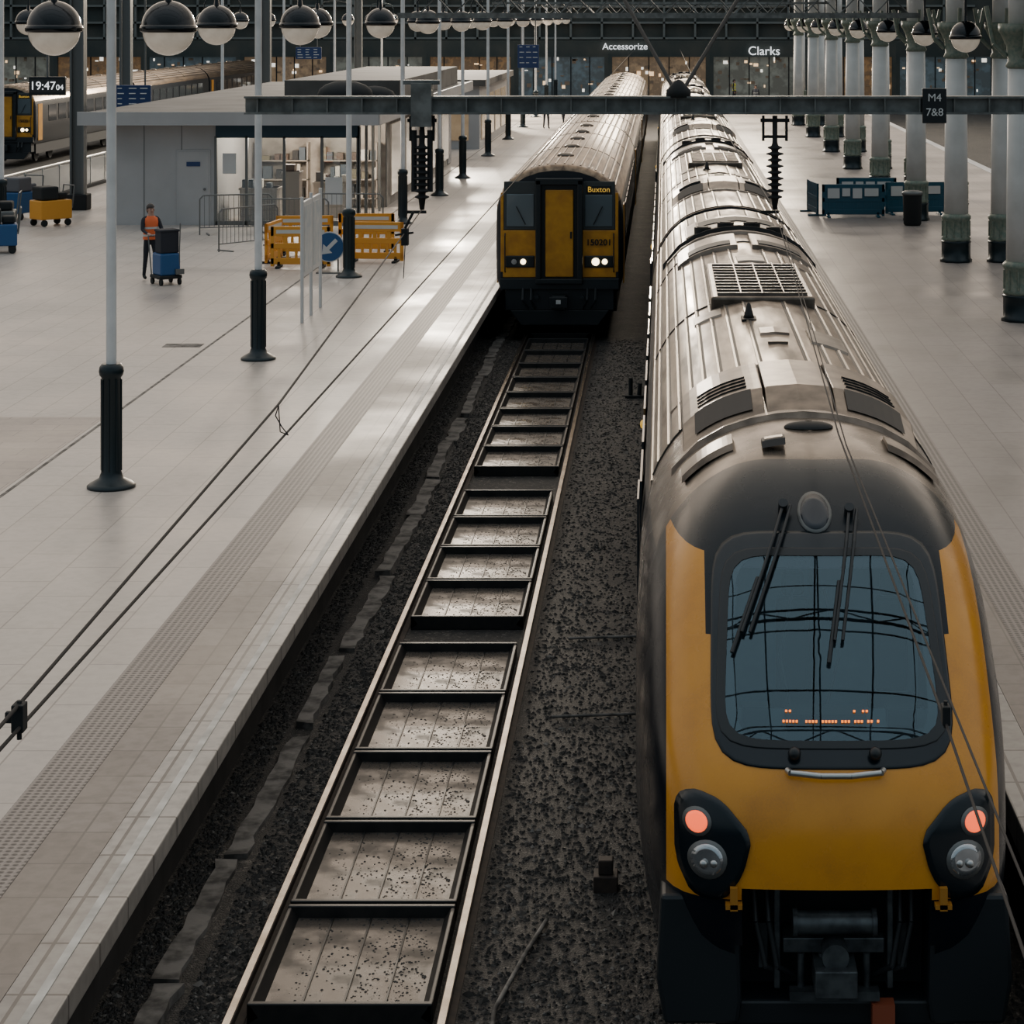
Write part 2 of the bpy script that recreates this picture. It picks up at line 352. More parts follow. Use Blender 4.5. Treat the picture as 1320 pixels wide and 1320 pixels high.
# ------------------------------------------------------------------ loose stones on the track bed
b = B()
def stone(x, y, z, r):
    vs = []
    for dx, dy, dz in ((1, 0, 0), (-1, 0, 0), (0, 1, 0), (0, -1, 0), (0, 0, 1), (0, 0, -1)):
        k = r*random.uniform(.6, 1.2); vs.append((x+dx*k+random.uniform(-.3, .3)*r, y+dy*k+random.uniform(-.3, .3)*r, z+dz*k*.7))
    b.add(vs, [(0, 2, 4), (2, 1, 4), (1, 3, 4), (3, 0, 4), (2, 0, 5), (1, 2, 5), (3, 1, 5), (0, 3, 5)], random.choice([0]*9+[1]*5+[2]))
for i in range(42000):
    y = 12.3+36*random.random()**1.8
    x = random.choice([random.uniform(-1.46, .25), random.uniform(-1.46, .25), random.uniform(-3.48, -3.14), random.uniform(-4.08, -3.8), random.uniform(2.0, 2.65)])
    stone(x, y, -.148, random.uniform(.010, .026) if random.random() < .97 else .04)
b.obj('ballast_stones', [M('stone_dark', (.018, .017, .016), .8), M('stone_mid', (.045, .041, .037), .8), M('stone_pale', (.15, .137, .122), .8)],
      recalc=False, kind='stuff', label='loose dark ballast stones between the tracks', category='ballast')

# low broken concrete kerb beside the platform wall
y = 12.6; dx = 0
while y < 70:
    L = random.uniform(1.2, 4.2); dx = max(-.07, min(.07, dx+random.uniform(-.05, .05))); w_ = random.uniform(.08, .12)
    n = max(4, int(L/.22)); ptsL = [(-w_*random.uniform(.75, 1.25), L*k/n+random.uniform(-.04, .04)) for k in range(n+1)]; ptsR = [(w_*random.uniform(.6, 1.25), L*k/n+random.uniform(-.04, .04)) for k in range(n, -1, -1)]
    b = B(); b.prism(ptsL+ptsR, -.2, -.09+random.uniform(-.02, .02), axis='z')
    b.obj('concrete_kerb', m_conc, loc=(-3.64+dx, y, 0), rot=(0, 0, random.uniform(-.02, .02)),
          label='low dirty broken concrete kerb beside the platform wall', category='kerb', group='kerb blocks along the track')
    y += L+random.choice([.08, .08, .1, .35])

# ------------------------------------------------------------------ rails
def rail(x, y0=8, y1=160, lab='worn steel rail polished on top'):
    prof = [(-.065, -.155), (.065, -.155), (.065, -.14), (.012, -.12), (.012, -.045), (.034, -.035), (.034, -.006), (.026, 0), (-.026, 0), (-.034, -.006), (-.034, -.035), (-.012, -.045), (-.012, -.12), (-.065, -.14)]
    n = len(prof); b = B()
    vs = [(p[0], y0, p[1]) for p in prof]+[(p[0], y1, p[1]) for p in prof]
    b.add(vs, [(k, (k+1) % n, n+(k+1) % n, n+k) for k in range(n)]+[tuple(range(n)), tuple(range(n, 2*n))])
    b.m[7] = 1
    return b.obj('rail', [m_rust, m_railtop], loc=(x, 0, 0), label=lab, category='rail', group='running rails')
TX, AX = -2.31, 1.14
for x in (TX-.752, TX+.752, AX-.752, AX+.752): rail(x)

# ------------------------------------------------------------------ drip trays between the rails
def tray(y0, L, proto=[None]):
    if proto[0] is None:
        r = root('track_drip_tray', 'black framed steel drip tray between the rails', 'drip tray', group='drip trays between the rails')
        w = .60
        b = B(); b.box(-w, w, .02, L-.02, -.10, -.085); b.obj('plate', m_tray, r, label='wet dirty steel plate')
        b = B()
        b.prism([(-w-.06, 0.0), (-w-.03, .0), (-w+.03, -.09), (-w-.06, -.15)], 0, L, mi=0)
        b.prism([(w+.06, 0.0), (w+.03, .0), (w-.03, -.09), (w+.06, -.15)], 0, L, mi=0)
        b.box(-w-.06, w+.06, 0, .05, -.15, .01); b.box(-w-.06, w+.06, L-.05, L, -.15, .01)
        b.obj('frame', m_frame, r, bevel=.008)
        for x in (-.3, 0, .3):
            b = B(); b.box(x-.007, x+.007, .05, L-.05, -.085, -.075); b.obj('rib', m_frame, r)
        b = B()
        for _ in range(650):
            cx_ = random.choice([-.3, .1, .35, .35]); x = random.gauss(cx_, .13); y = min(max(random.gauss(random.choice([.3, .9, 1.4])*L/1.75, .25), .08), L-.08); q = random.uniform(.003, .013)
            if abs(x) > .56: continue
            b.ell((x, y, -.085), (q, q*random.uniform(.6, 1.8), q*.35), n=5, k=2, z0=0, z1=1)
        b.obj('debris', m_blackm, r, kind='stuff')
        proto[0] = r; r.location = (TX, y0, 0); return r
    c = copy_tree(proto[0], (TX, y0, 0)); c.scale = (1, L/1.75, 1); return c
ys = [15.45+1.8*k for k in range(5)]
first = tray(ys[0], 1.75)
for y in ys[1:]: tray(y, 1.75)
for k in range(4): tray(25.45+1.72*k, 1.66)
for k in range(8): tray(33.95+1.7*k, 1.64)
for k in range(3): tray(48.3+1.75*k, 1.7)
b = B(); b.tube([(-1.35, 13.6, -.12), (-1.2, 14.6, -.11), (-1.22, 15.6, -.10), (-1.05, 16.6, -.11), (-.93, 17.2, -.12)], .018, n=8)
b.obj('hose', m_conc, label='pale rubber hose lying on the ballast', category='hose')
for (x, y, l) in ((-1.15, 22.2, .9), (-1.1, 25.0, .9)):
    B().cyl((x, y, -.12), (x+l, y+.1, -.12), .016, n=8).obj('rod', m_conc, label='thin rusty rod lying across the ballast', category='rod')
b = B(); b.box(-.1, .1, -.1, .1, -.25, -.02); b.box(-.06, .06, -.06, .06, -.02, .1)
b.obj('junction_box', m_rust, loc=(-.48, 17.9, 0), bevel=.01, label='small dark trackside junction box on ballast', category='junction box')
b = B(); b.box(-.18, .18, -.12, .12, -.25, -.1); b.cyl((-.08, 0, -.1), (-.08, 0, .22), .04, n=8); b.cyl((.08, 0, -.1), (.1, 0, .12), .04, n=8)
b.obj('track_magnet', m_blackm, loc=(-.55, 41, 0), label='small black trackside device on ballast', category='trackside device')

# ------------------------------------------------------------------ modern train with sloping nose
Wf = hermite([.30, .6, 1.2, 2.0, 2.6, 3.0, 3.3, 3.5, 3.62, 3.70, 3.75, 3.77], [1.24, 1.31, 1.365, 1.365, 1.33, 1.24, 1.08, .89, .70, .48, .24, .0])
Yf = hermite([.30, .7, 1.0, 1.3, 1.6, 1.9, 2.1, 2.6, 3.1, 3.3, 3.45, 3.55, 3.62, 3.70, 3.75, 3.77], [.42, .2, .07, .0, .02, .10, .24, .68, 1.18, 1.42, 1.68, 1.92, 2.15, 2.7, 3.4, 4.2])
LN = 3.0
def Fs(x, z):
    w = max(Wf(z), .05); u = min(abs(x)/w, .97)
    return Yf(z)+LN*(1-math.sqrt(1-u**9))+.13*u*u
def patch(outline, c, parent, name, mat, off=.01, rings=8, n=56, inner=0, skirt=True, **props):
    b = B(); vs = []
    def pt(x, z, o):
        e = .02; fx = (Fs(x+e, z)-Fs(x-e, z))/(2*e); fz = (Fs(x, z+e)-Fs(x, z-e))/(2*e)
        nrm = Vector((fx, -1, fz)).normalized(); return Vector((x, Fs(x, z), z))+nrm*o
    O = [outline(2*pi*(i+.5)/n) for i in range(n)]
    fr_ = [inner+(1-inner)*k/rings for k in range(0 if inner else 1, rings+1)]
    for k in fr_:
        for dx, dz in O: vs.append(pt(c[0]+dx*k, c[1]+dz*k, off))
    nr = len(fr_)
    if skirt:
        for dx, dz in O: vs.append(pt(c[0]+dx, c[1]+dz, -.02))
    fs = []
    for k in range(nr-1+(1 if skirt else 0)):
        a = k*n; bb = (k+1)*n
        fs += [(a+i, a+(i+1) % n, bb+(i+1) % n, bb+i) for i in range(n)]
    if not inner:
        vs.append(pt(c[0], c[1], off)); q = len(vs)-1
        fs += [(q, (i+1) % n, i) for i in range(n)]
    b.add(vs, fs, 0, True)
    return b.obj(name, mat, parent, **props)
def sell(w, h, n, skew=0):
    def f(t):
        c, s_ = math.cos(t), math.sin(t)
        r = 1/((abs(c/w)**n+abs(s_/h)**n)**(1/n)); x = r*c; z = r*s_
        return (x*(1-skew*z/h), z)
    return f
def poly_outline(pts):
    P = [Vector(p) for p in pts]
    def f(t):
        d = Vector((math.cos(t), math.sin(t))); best = 0
        for a, b_ in zip(P, P[1:]+P[:1]):
            e = b_-a; det = d.x*(-e.y)+e.x*d.y
            if abs(det) < 1e-9: continue
            r = (a.x*(-e.y)+e.x*a.y)/det; k = (d.x*a.y-d.y*a.x)/det
            if r > 0 and -1e-6 <= k <= 1+1e-6: best = max(best, r)
        return (d.x*best, d.y*best)
    return f
def rounded(pts, it=2):
    P = [Vector(p) for p in pts]
    for _ in range(it):
        Q = []
        for a, c in zip(P, P[1:]+P[:1]): Q += [a*.82+c*.18, a*.18+c*.82]
        P = Q
    return [tuple(p) for p in P]

trainA = root('passenger_train', 'modern train with mustard yellow nose and silver roof', 'train', (AX, 14.3, 0))
zs_ = [.30+(3.77-.30)*(1-(1-k/26)**1.6) for k in range(27)]; zs_[-1] = 3.77
halfA = [(Wf(z), z) for z in zs_]
def zroof(t):
    lo, hi = 2.5, 3.77
    for _ in range(30):
        mid = (lo+hi)/2
        if Wf(mid) > abs(t): lo = mid
        else: hi = mid
    return lo
RIBS = [-1.19, -1.10, -1.0, -.89, -.77, -.62, -.45, -.24, .24, .45, .62, .77, .89, 1.0, 1.10, 1.19]
def carA_shell(parent, y0, y1):
    pts = [(-x, z) for x, z in halfA]+[(x, z) for x, z in halfA[::-1][1:]]
    n = len(pts)
    b = B(); bs = B()
    vs = [(p[0], y0, p[1]) for p in pts]+[(p[0], y1, p[1]) for p in pts]
    roofF = []; sideF = []
    for i in range(n-1):
        z = (pts[i][1]+pts[i+1][1])/2
        (roofF if z > 2.95 else sideF).append((i, i+1, n+i+1, n+i))
    b.add(vs, sideF, 0, True); b.add(vs, [tuple(range(n)), tuple(range(2*n-1, n-1, -1)), (0, n, 2*n-1, n-1)], 0)
    for sx in (-1, 1):
        yy = y0+1.6
        while yy < y1-2.5:
            w = Wf(2.3)+.004
            b.box(sx*w-.01, sx*w+.01, yy, yy+1.5, 1.95, 2.65, 1); yy += 1.9
        b.box(sx*1.372-.008, sx*1.372+.008, y0+.4, y0+1.2, 1.0, 2.75, 1)
    body = b.obj('carriage', [m_navy, m_glassd], parent)
    bs.add(vs, roofF, 0, True)
    for t in RIBS:
        z = zroof(t); k = 1 if t > 0 else -1
        bs.box(t-.011, t+.011, y0+.15, y1-.15, z-.02, z+.014, 1)
        t2 = t-.026*k
        z2 = zroof(t2); bs.box(t2-.013, t2+.013, y0+.15, y1-.15, z2-.03, z2+.005, 2)
    for sx in (-1, 1): bs.box(sx*1.235-.02, sx*1.235+.02, y0, y1, 2.93, 3.0, 1)
    bs.obj('roof', [m_silver, m_rib, m_groove], body)
    for k in (y0+.1, y0+(y1-y0)*.36, y0+(y1-y0)*.7):
        b = B(); prev = None
        for (x, z) in [p for p in pts if p[1] > 2.95]:
            q = (x*1.002, k, z+.006)
            if prev: b.cyl(prev, q, .013, n=4)
            prev = q
        b.obj('roof_seam', m_groove, body)
    b = B(); b.ell((-1.375, y0+5.0, 2.55), (.03, .06, .05), n=8, k=4); b.obj('door_light', m_led_y, body)
    return body
def arch(b, x0, x1, y0, y1, h, mi=0, n=10, slope=.06):
    vs = []
    for k in range(n+1):
        x = x0+(x1-x0)*k/n; z = zroof(x)
        vs += [(x, y0, z-.03), (x, y0+slope, z+h), (x, y1-.06, z+h), (x, y1, z-.03)]
    fs = []
    for k in range(n):
        a = 4*k; c = a+4
        fs += [(a, c, c+1, a+1), (a+1, c+1, c+2, a+2), (a+2, c+2, c+3, a+3), (a, a+3, c+3, c)]
    fs += [(0, 1, 2, 3), (4*n+3, 4*n+2, 4*n+1, 4*n)]
    b.add(vs, fs, mi, False)
m_lightp = M('roof_hatch_panel', (.26, .225, .185), .4, .55, c2=(.14, .12, .10), scale=4, detail=8)
def roof_kit(body, o):
    for x0, x1 in ((-.98, -.30), (-.28, .28), (.30, .98)):
        b = B(); arch(b, x0, x1, o+3.7, o+5.7, .12, slope=.6); b.obj('air_conditioning_pod', m_silver2, body, bevel=.012)
    for sx in (-1, 1):
        x0, x1 = sorted((sx*.40, sx*.88))
        b = B(); n = 6; v_ = []
        for k in range(n+1):
            x = x0+(x1-x0)*k/n; z = zroof(x)
            for t in (.30, .98): v_.append((x, o+3.7+.6*t, z-.03+(.15)*t+.012))
        b.add(v_, [(2*k, 2*k+2, 2*k+3, 2*k+1) for k in range(n)]); b.obj('roof_vent', m_vent, body)
        b = B()
        for k in range(4): arch(b, x0+.03, x1-.03, o+4.45+k*.16, o+4.52+k*.16, .135, 0, n=4, slope=.01)
        b.obj('roof_vent_slat', m_vent, body)
    for (ya, yb) in ((3.45, 3.60), (6.0, 6.12)):
        b = B(); arch(b, -1.08, 1.08, o+ya, o+yb, .03); b.obj('roof_strap', m_silver2, body)
    b = B(); b.lathe([(.03, 0), (.06, .01), (.05, .05), (.02, .16), (.005, .18)], (-.22, o+9.3, zroof(.22))); b.box(-.3, -.14, o+9.15, o+9.45, zroof(.22)-.02, zroof(.22)+.015)
    b.obj('antenna', m_vent, body)
    b = B(); b.box(-.10, .10, o+7.4, o+7.46, 3.74, 3.79); b.obj('roof_step', m_silver2, body)
    for (x0, x1, ya, yb, mm_) in ((.35, .72, 7.6, 8.6, m_lightp), (-.15, .15, 8.0, 8.5, m_silver2), (-.8, -.5, 9.9, 10.5, m_lightp), (-.16, .2, 14.6, 15.4, m_lightp), (.5, .85, 14.9, 15.9, m_silver2)):
        b = B(); arch(b, x0, x1, o+ya, o+yb, .022); b.obj('roof_hatch', mm_, body)
    b = B(); b.box(-.60, .60, o+10.7, o+14.1, 3.6, 3.81); b.obj('grille_housing', m_silver2, body, bevel=.03)
    b = B(); b.box(-.52, .52, o+10.8, o+13.9, 3.8, 3.82, 0)
    for k in range(11): b.box(-.52, .52, o+10.85+k*.29, o+10.88+k*.29, 3.815, 3.84, 1)
    for x in (-.25, 0, .25): b.box(x-.008, x+.008, o+10.8, o+13.9, 3.815, 3.845, 1)
    b.obj('roof_grille', [m_vent, m_silver2], body)
    for x0, x1, ya, yb, h in ((-.95, -.1, 16.3, 18.0, .06), (.1, .95, 16.3, 18.0, .06), (-1.1, 1.1, 18.3, 18.55, .05), (-.8, .8, 19.0, 20.8, .07)):
        b = B(); arch(b, x0, x1, o+ya, o+yb, h); b.obj('end_cowl', m_silver2, body, bevel=.012)
    for x0, x1 in ((-.8, -.2), (.2, .8)):
        b = B(); arch(b, x0, x1, o+16.4, o+17.0, .075); b.obj('roof_vent', m_vent, body)
    b = B(); arch(b, -1.16, 1.16, o+18.62, o+18.72, .10, slope=.02); b.obj('cable_arch', m_vent, body)
    b = B(); arch(b, -.6, .6, o+19.6, o+20.4, .085); b.obj('roof_vent', m_vent, body)
    for x in (-.55, -.2, .2, .55):
        b = B(); b.cyl((x, o+18.9, zroof(x)-.02), (x, o+18.9, zroof(x)+.14), .13, n=14); b.cyl((x, o+18.9, zroof(x)+.14), (x, o+18.9, zroof(x)+.15), .09, n=14)
        b.obj('exhaust', m_vent, body)
CL = 22.6
lead = carA_shell(trainA, 4.6, CL)
roof_kit(lead, 0)
zs = [.30, .42, .55, .7, .85, 1.0, 1.1, 1.19, 1.28, 1.36, 1.5, 1.65, 1.8, 1.95, 2.1, 2.22, 2.4, 2.55, 2.7, 2.85, 3.0, 3.1, 3.2, 3.28, 3.35, 3.42, 3.49, 3.55, 3.60, 3.64, 3.68, 3.71, 3.735, 3.75, 3.762, 3.768]
us = [0, .1, .2, .3, .4, .46, .5, .58, .66, .74, .79, .84, .885, .915, .94]
side_y = [1.3, 1.7, 2.1, 2.45, 2.8]
YB = 4.62
colsR = [('u', u) for u in us]+[('y', v) for v in side_y]+[('b', 0)]
cols = [(k, v, -1) for k, v in colsR[::-1]]+[(k, v, 1) for k, v in colsR[1:]]
b = B(); vs = []
for z in zs:
    w = Wf(z); yf = Yf(z)
    for k, v, sg in cols:
        if k == 'u': x = w*v; y = yf+(LN*(1-math.sqrt(1-v**9))+.13*v*v)
        elif k == 'y': u = (1-((LN-v)/LN)**2)**(1/9); x = w*min(u, 1); y = yf+v+.13
        else: x = w; y = YB
        vs.append((x*sg, min(y, YB), z))
nc = len(cols); fs = []
for j in range(len(zs)-1):
    for i in range(nc-1):
        a = (j*nc+i, j*nc+i+1, (j+1)*nc+i+1, (j+1)*nc+i)
        cx = sum(vs[q][0] for q in a)/4; cy = sum(vs[q][1] for q in a)/4; cz = sum(vs[q][2] for q in a)/4
        if abs(cx) < .64 and .4 < cz < 1.3 and cy < 1: continue
        if abs(cx) < .66 and 2.22 < cz < 3.1 and cy < 1.7: continue
        fs.append(a)
b.add(vs, fs, 0, True)
nose = b.obj('nose_shell', [nose_paint()], lead)
patch(sell(.815, .645, 6, .02), (0, 2.66), lead, 'windscreen_surround', m_mask, off=.005, inner=.80, n=72)
patch(sell(.765, .545, 7, .05), (0, 2.665), lead, 'windscreen_gasket', m_black, off=.014, inner=.92, n=72)
glass = patch(sell(.735, .52, 7, .05), (0, 2.665), lead, 'windscreen', m_glass, off=.010, n=72, skirt=False)
b = B(); b.box(-.80, .80, 2.3, 2.36, 1.7, 3.2); b.obj('cab_bulkhead', m_cab, lead)
b = B(); b.prism([(.42, 1.9), (.50, 2.12), (1.0, 2.16), (1.15, 1.9)], -.85, .85, axis='x'); b.obj('dashboard', M('dashboard_grey', (.07, .09, .105), .6), lead)
b = B(); b.box(-.3, .25, .62, .85, 2.14, 2.24); b.box(-.6, -.42, .65, .8, 2.14, 2.28); b.box(.4, .6, .65, .8, 2.14, 2.26); b.obj('instrument_panel', m_cabd, lead)
b = B(); b.box(-.85, .85, .6, 2.35, 1.7, 1.75); b.obj('cab_floor', m_cab, lead)
for x in (-.20, .52):
    b = B(); b.box(x-.12, x+.12, 1.55, 1.68, 2.1, 2.78); b.box(x-.08, x+.08, 1.55, 1.66, 2.8, 2.98); b.box(x-.18, x+.18, 1.2, 1.6, 2.0, 2.1); b.obj('driver_seat', m_cabd, lead, bevel=.03)
b = B(); b.box(-.03, .03, 2.25, 2.31, 1.8, 3.2); b.box(-.45, .45, 2.26, 2.31, 2.9, 2.94); b.obj('cab_door_frame', m_cabd, lead)
b = B(); b.tube([(-.25, 1.0, 2.16), (-.32, 1.1, 2.5), (-.22, 1.2, 2.95)], .012); b.tube([(0, 1.0, 2.16), (.1, 1.1, 2.5), (0, 1.2, 2.95)], .012); b.obj('cab_cable', m_cabd, lead)
patch(sell(.125, .105, 2), (-.04, 3.40), lead, 'roof_lamp_rim', m_grey, off=.012, rings=3, n=28)
patch(sell(.105, .09, 2), (-.04, 3.40), lead, 'roof_lamp', m_dome, off=.02, rings=3, n=28)
for sg in (-1, 1):
    pts = rounded([(-.235, .27), (-.12, .345), (.07, .29), (.27, .07), (.21, -.17), (.08, -.35), (-.12, -.33), (-.23, -.12)], 1)
    pts = [(p[0]*(-sg), p[1]) for p in pts]
    pod = patch(poly_outline(pts), (sg*.825, 1.545), lead, 'headlight_pod', m_mask, off=.018, rings=6, n=48)
    patch(sell(.09, .09, 2), (sg*.91, 1.69), pod, 'lamp_rim', m_grey, off=.028, rings=3, n=24)
    patch(sell(.066, .066, 2), (sg*.91, 1.69), pod, 'marker_lamp', m_red, off=.035, rings=3, n=20, label='lit orange red lamp')
    patch(sell(.125, .125, 2), (sg*.845, 1.46), pod, 'lamp_rim', m_grey, off=.026, rings=3, n=24)
    patch(sell(.10, .10, 2), (sg*.845, 1.46), pod, 'headlamp', m_lens, off=.034, rings=3, n=24)
    for dx in (-.035, .035):
        bb = B(); bb.ell((sg*.845+dx, Fs(sg*.845, 1.46)-.04, 1.44), (.028, .02, .028), n=10, k=6); bb.obj('lamp_bulb', m_chrome, pod)
b = B()
for k in range(30):
    if k in (5, 6, 11, 17, 21, 25, 28): continue
    x = -.34+k*.022; z = 2.27; y = Fs(x, z)-.025
    b.box(x, x+.014, y-.004, y, z, z+.016)
for x in (-.32, -.295, .14, .20, .225):
    z = 2.325; y = Fs(x, z)-.025; b.box(x, x+.015, y-.004, y, z, z+.014)
b.obj('display_lights', m_led, lead, label='orange dot matrix display', kind='stuff')
def on(x, z, o=.05):
    return (x, Fs(x, z)-o*.7, z+o*.7)
for (xa, za, xb, zb) in ((-.27, 3.42, -.60, 2.72), (.21, 3.40, .04, 2.68)):
    for off in (0, .055):
        b = B(); P = [on(xa+(xb-xa)*t+off, za+(zb-za)*t, .06) for t in (0, .25, .5, .75, 1)]
        b.tube(P, .012, n=8)
        if off == 0: b.cyl(on(xa, za, .0), on(xa, za, .09), .035, n=12)
        b.obj('wiper_arm', m_black, lead)
    b = B(); L = Vector((xb-xa, zb-za)).normalized()
    P = [on(xb-.02+L.x*t, zb+L.y*t, .045) for t in (-.34, -.17, 0, .12)]
    b.tube(P, .016, n=6); b.obj('wiper_blade', m_black, lead)
b = B(); b.tube([on(-.32, 2.0, .03), on(-.3, 1.975, .06), on(-.1, 1.955, .07), on(.1, 1.955, .07), on(.3, 1.975, .06), on(.32, 2.0, .03)], .022, n=8)
b.obj('step_bar', m_chrome, lead, label='pale steel step bar')
for x in (-.27, .27):
    b = B(); p = on(x, 2.08, .05); b.ell(p, (.045, .045, .045), n=12, k=8); b.obj('washer_cap', m_black, lead)
# coupler bay
b = B(); b.box(-.66, .66, .60, 2.2, .3, 1.42); b.obj('coupler_bay', m_blackm, lead)
m_cs = M('coupler_steel', (.12, .135, .14), .42, .6, c2=(.05, .055, .06), scale=8)
b = B(); b.cyl((-.25, .22, .98), (.25, .22, .98), .075, n=18); b.cyl((-.28, .22, .98), (-.25, .22, .98), .09, n=18); b.cyl((.25, .22, .98), (.28, .22, .98), .09, n=18)
b.box(-.34, .34, .3, .5, .74, .84); b.box(-.14, .14, .05, .4, .54, .72); b.cyl((0, .46, .78), (0, .12, .78), .09, n=16)
b.box(-.4, -.36, .3, .4, .5, 1.2); b.box(.36, .4, .3, .4, .5, 1.2); b.box(-.4, .4, .42, .5, 1.15, 1.2)
b.obj('coupler', m_cs, lead, bevel=.008)
b = B()
for x in (-.22, -.08, .08, .22): b.cyl((x, .3, .5), (x, .3, .74), .025, n=8)
b.box(-.5, -.44, .4, .5, .6, .9); b.box(.44, .5, .4, .5, .6, .9); b.box(-.3, .3, .2, .3, .46, .52)
b.obj('coupler_fitting', m_cs, lead)
m_hose = M('brake_hose_black', (.022, .025, .027), .45)
for x in (-.54, .54, -.45, .46):
    b = B(); b.tube([(x, .45, 1.2), (x*.97, .3, .95), (x*.85, .28, .66), (x*.6, .4, .55)], .02, n=6); b.obj('brake_hose', m_hose, lead)
m_bmp = M('bumper_black', (.010, .014, .017), .45)
for sg in (-1, 1):
    b = B(); b.prism([(sg*1.16, 1.17), (sg*.64, 1.17), (sg*.62, .45), (sg*.64, .30), (sg*1.14, .30), (sg*1.19, .6)], .20, .62)
    b.obj('bumper', m_bmp, lead, bevel=.03)
b = B(); b.box(-.7, .7, .3, .6, .25, .42); b.obj('lower_beam', m_bmp, lead, bevel=.02)
for x in (-.68, .70):
    b = B(); b.box(x-.025, x+.025, -.02, .05, 1.15, 1.30); b.box(x-.055, x+.055, -.02, .06, 1.16, 1.19); b.obj('tow_bracket', m_obr, lead)
b = B(); b.box(.25, .4, .18, .3, .28, .44); b.obj('jumper_box', M('rust_red', (.3, .07, .03), .6), lead)
b = B(); arch(b, -.38, -.20, 2.5, 2.75, .012); b.obj('hatch_frame', m_vent, lead)
b = B(); arch(b, -.36, -.22, 2.53, 2.73, .02); b.obj('hatch', m_silver2, lead)
b = B(); b.ell((.02, 3.15, zroof(.05)-.03), (.2, .11, .05), n=20, k=6, z0=0, z1=.99); b.obj('oval_vent', m_vent, lead)
for x0, x1, ya, yb in ((-1.0, -.6, 2.75, 3.25), (.62, 1.02, 2.75, 3.2)):
    b = B(); arch(b, x0, x1, ya, yb, .015); b.obj('side_hatch', m_silver2, lead)
b = B(); b.box(-1.1, 1.1, 2.4, 6.0, .15, .45)
for y in (3.0, 5.4):
    for x in (-.752, .752): b.cyl((x-.06, y, .43), (x+.06, y, .43), .42, n=24)
b.obj('bogie', m_blackm, lead)
second = carA_shell(trainA, 0, CL-.5); roof_kit(second, 0)
b = B(); b.box(-.8, .8, CL-.55, CL+.05, 1, 3.3); b.obj('gangway', m_blackm, second)
b = B()
for yb in (3.0, 5.4, CL-6, CL-3.6):
    for x in (-.752, .752): b.cyl((x-.06, yb, .43), (x+.06, yb, .43), .42, n=20)
b.obj('wheel_set', m_blackm, second)
b = B(); b.box(-.8, .8, CL-.05, CL+.55, 1, 3.3); b.obj('gangway', m_blackm, lead)
second.location = (0, CL+.5, 0)
for k in range(2, 5): copy_tree(second, (0, CL*k+.5, 0), parent=trainA)

# ------------------------------------------------------------------ older multiple unit with yellow gangway front
trainB = root('passenger_train', 'older diesel train with yellow front and lit headlights', 'train', (TX, 48.0, 0))
halfB = [(1.30, .95), (1.40, 1.25), (1.41, 2.0), (1.40, 2.75), (1.36, 3.0), (1.25, 3.25), (1.07, 3.45), (.82, 3.61), (.5, 3.72), (.2, 3.765), (0, 3.77)]
ptsB = [(-x, z) for x, z in halfB]+[(x, z) for x, z in halfB[::-1][1:]]
def zB(t):
    t = abs(t)
    for (a, za), (c, zc) in zip(halfB[4:], halfB[5:]):
        if c <= t <= a: return zc+(za-zc)*(t-c)/(a-c)
    return 3.0
def carB(parent, y0, y1, front=False):
    n = len(ptsB); b = B()
    st = [(y0, 1), (y1, 1)]
    if front: st = [(y0, .93), (y0+.05, .975), (y0+.16, 1), (y1, 1)]
    vs = []
    for y, k in st: vs += [(p[0]*k, y, 1.9+(p[1]-1.9)*k) for p in ptsB]
    F = []; R = []
    for j in range(len(st)-1):
        for i in range(n-1):
            z = (ptsB[i][1]+ptsB[i+1][1])/2; q = (j*n+i, j*n+i+1, (j+1)*n+i+1, (j+1)*n+i)
            (R if z > 3.05 else F).append(q)
    b.add(vs, F, 0, True); o = (len(st)-1)*n
    b.add(vs, [tuple(range(n)), tuple(range(o+n-1, o-1, -1)), (0, o, o+n-1, n-1)], 0)
    for sx in (-1, 1):
        yy = y0+2.2
        while yy < y1-2.4:
            b.box(sx*1.41-.012, sx*1.41+.012, yy, yy+1.35, 1.95, 2.75, 1); yy += 1.75
        b.box(sx*1.405-.012, sx*1.405+.012, y0+.45, y0+1.15, 1.1, 2.85, 2)
    b.box(-1.25, 1.25, y0+.6, y1-.6, .45, .96, 3)
    body = b.obj('carriage', [m_navy, m_glassd, m_yel2, m_blackm], parent)
    b = B(); b.add(vs, R, 0, True)
    for t in (-1.22, -1.1, -.96, -.8, -.64, -.46, -.28, -.1, .1, .28, .46, .64, .8, .96, 1.1, 1.22):
        z = zB(t); b.box(t-.016, t+.016, y0+.25, y1-.15, z-.03, z+.020, 1)
        t2 = t*.965; z2 = zB(t2); b.box(t2-.016, t2+.016, y0+.25, y1-.15, z2-.03, z2+.006, 2)
    b.obj('roof', [m_gold, m_gold, m_groove], body)
    for k in (3, 6):
        b = B(); yy = y0+(y1-y0)*k/9; pr = None
        for (x, z) in [p for p in ptsB if p[1] > 3.05]:
            if pr: b.cyl(pr, (x, yy, z+.004), .014, n=4)
            pr = (x, yy, z+.004)
        b.obj('roof_seam', m_groove, body)
    for k, yy in enumerate((y0+3, y0+6.5, y0+10, y0+13.5, y0+17)):
        b = B(); b.lathe([(.20, 0), (.2, .05), (.13, .09), (.01, .10)], (0, yy, 3.75), n=16); b.obj('roof_ventilator', m_silver2, body)
    b = B()
    for yb in (y0+2.2, y0+4.6, y1-4.6, y1-2.2):
        for x in (-.752, .752): b.cyl((x-.06, yb, .42), (x+.06, yb, .42), .42, n=18)
    b.obj('wheel_set', m_blackm, body)
    return body
fr = carB(trainB, 0, 19.6, True)
m_sur = M('window_surround_grey', (.045, .05, .05), .4)
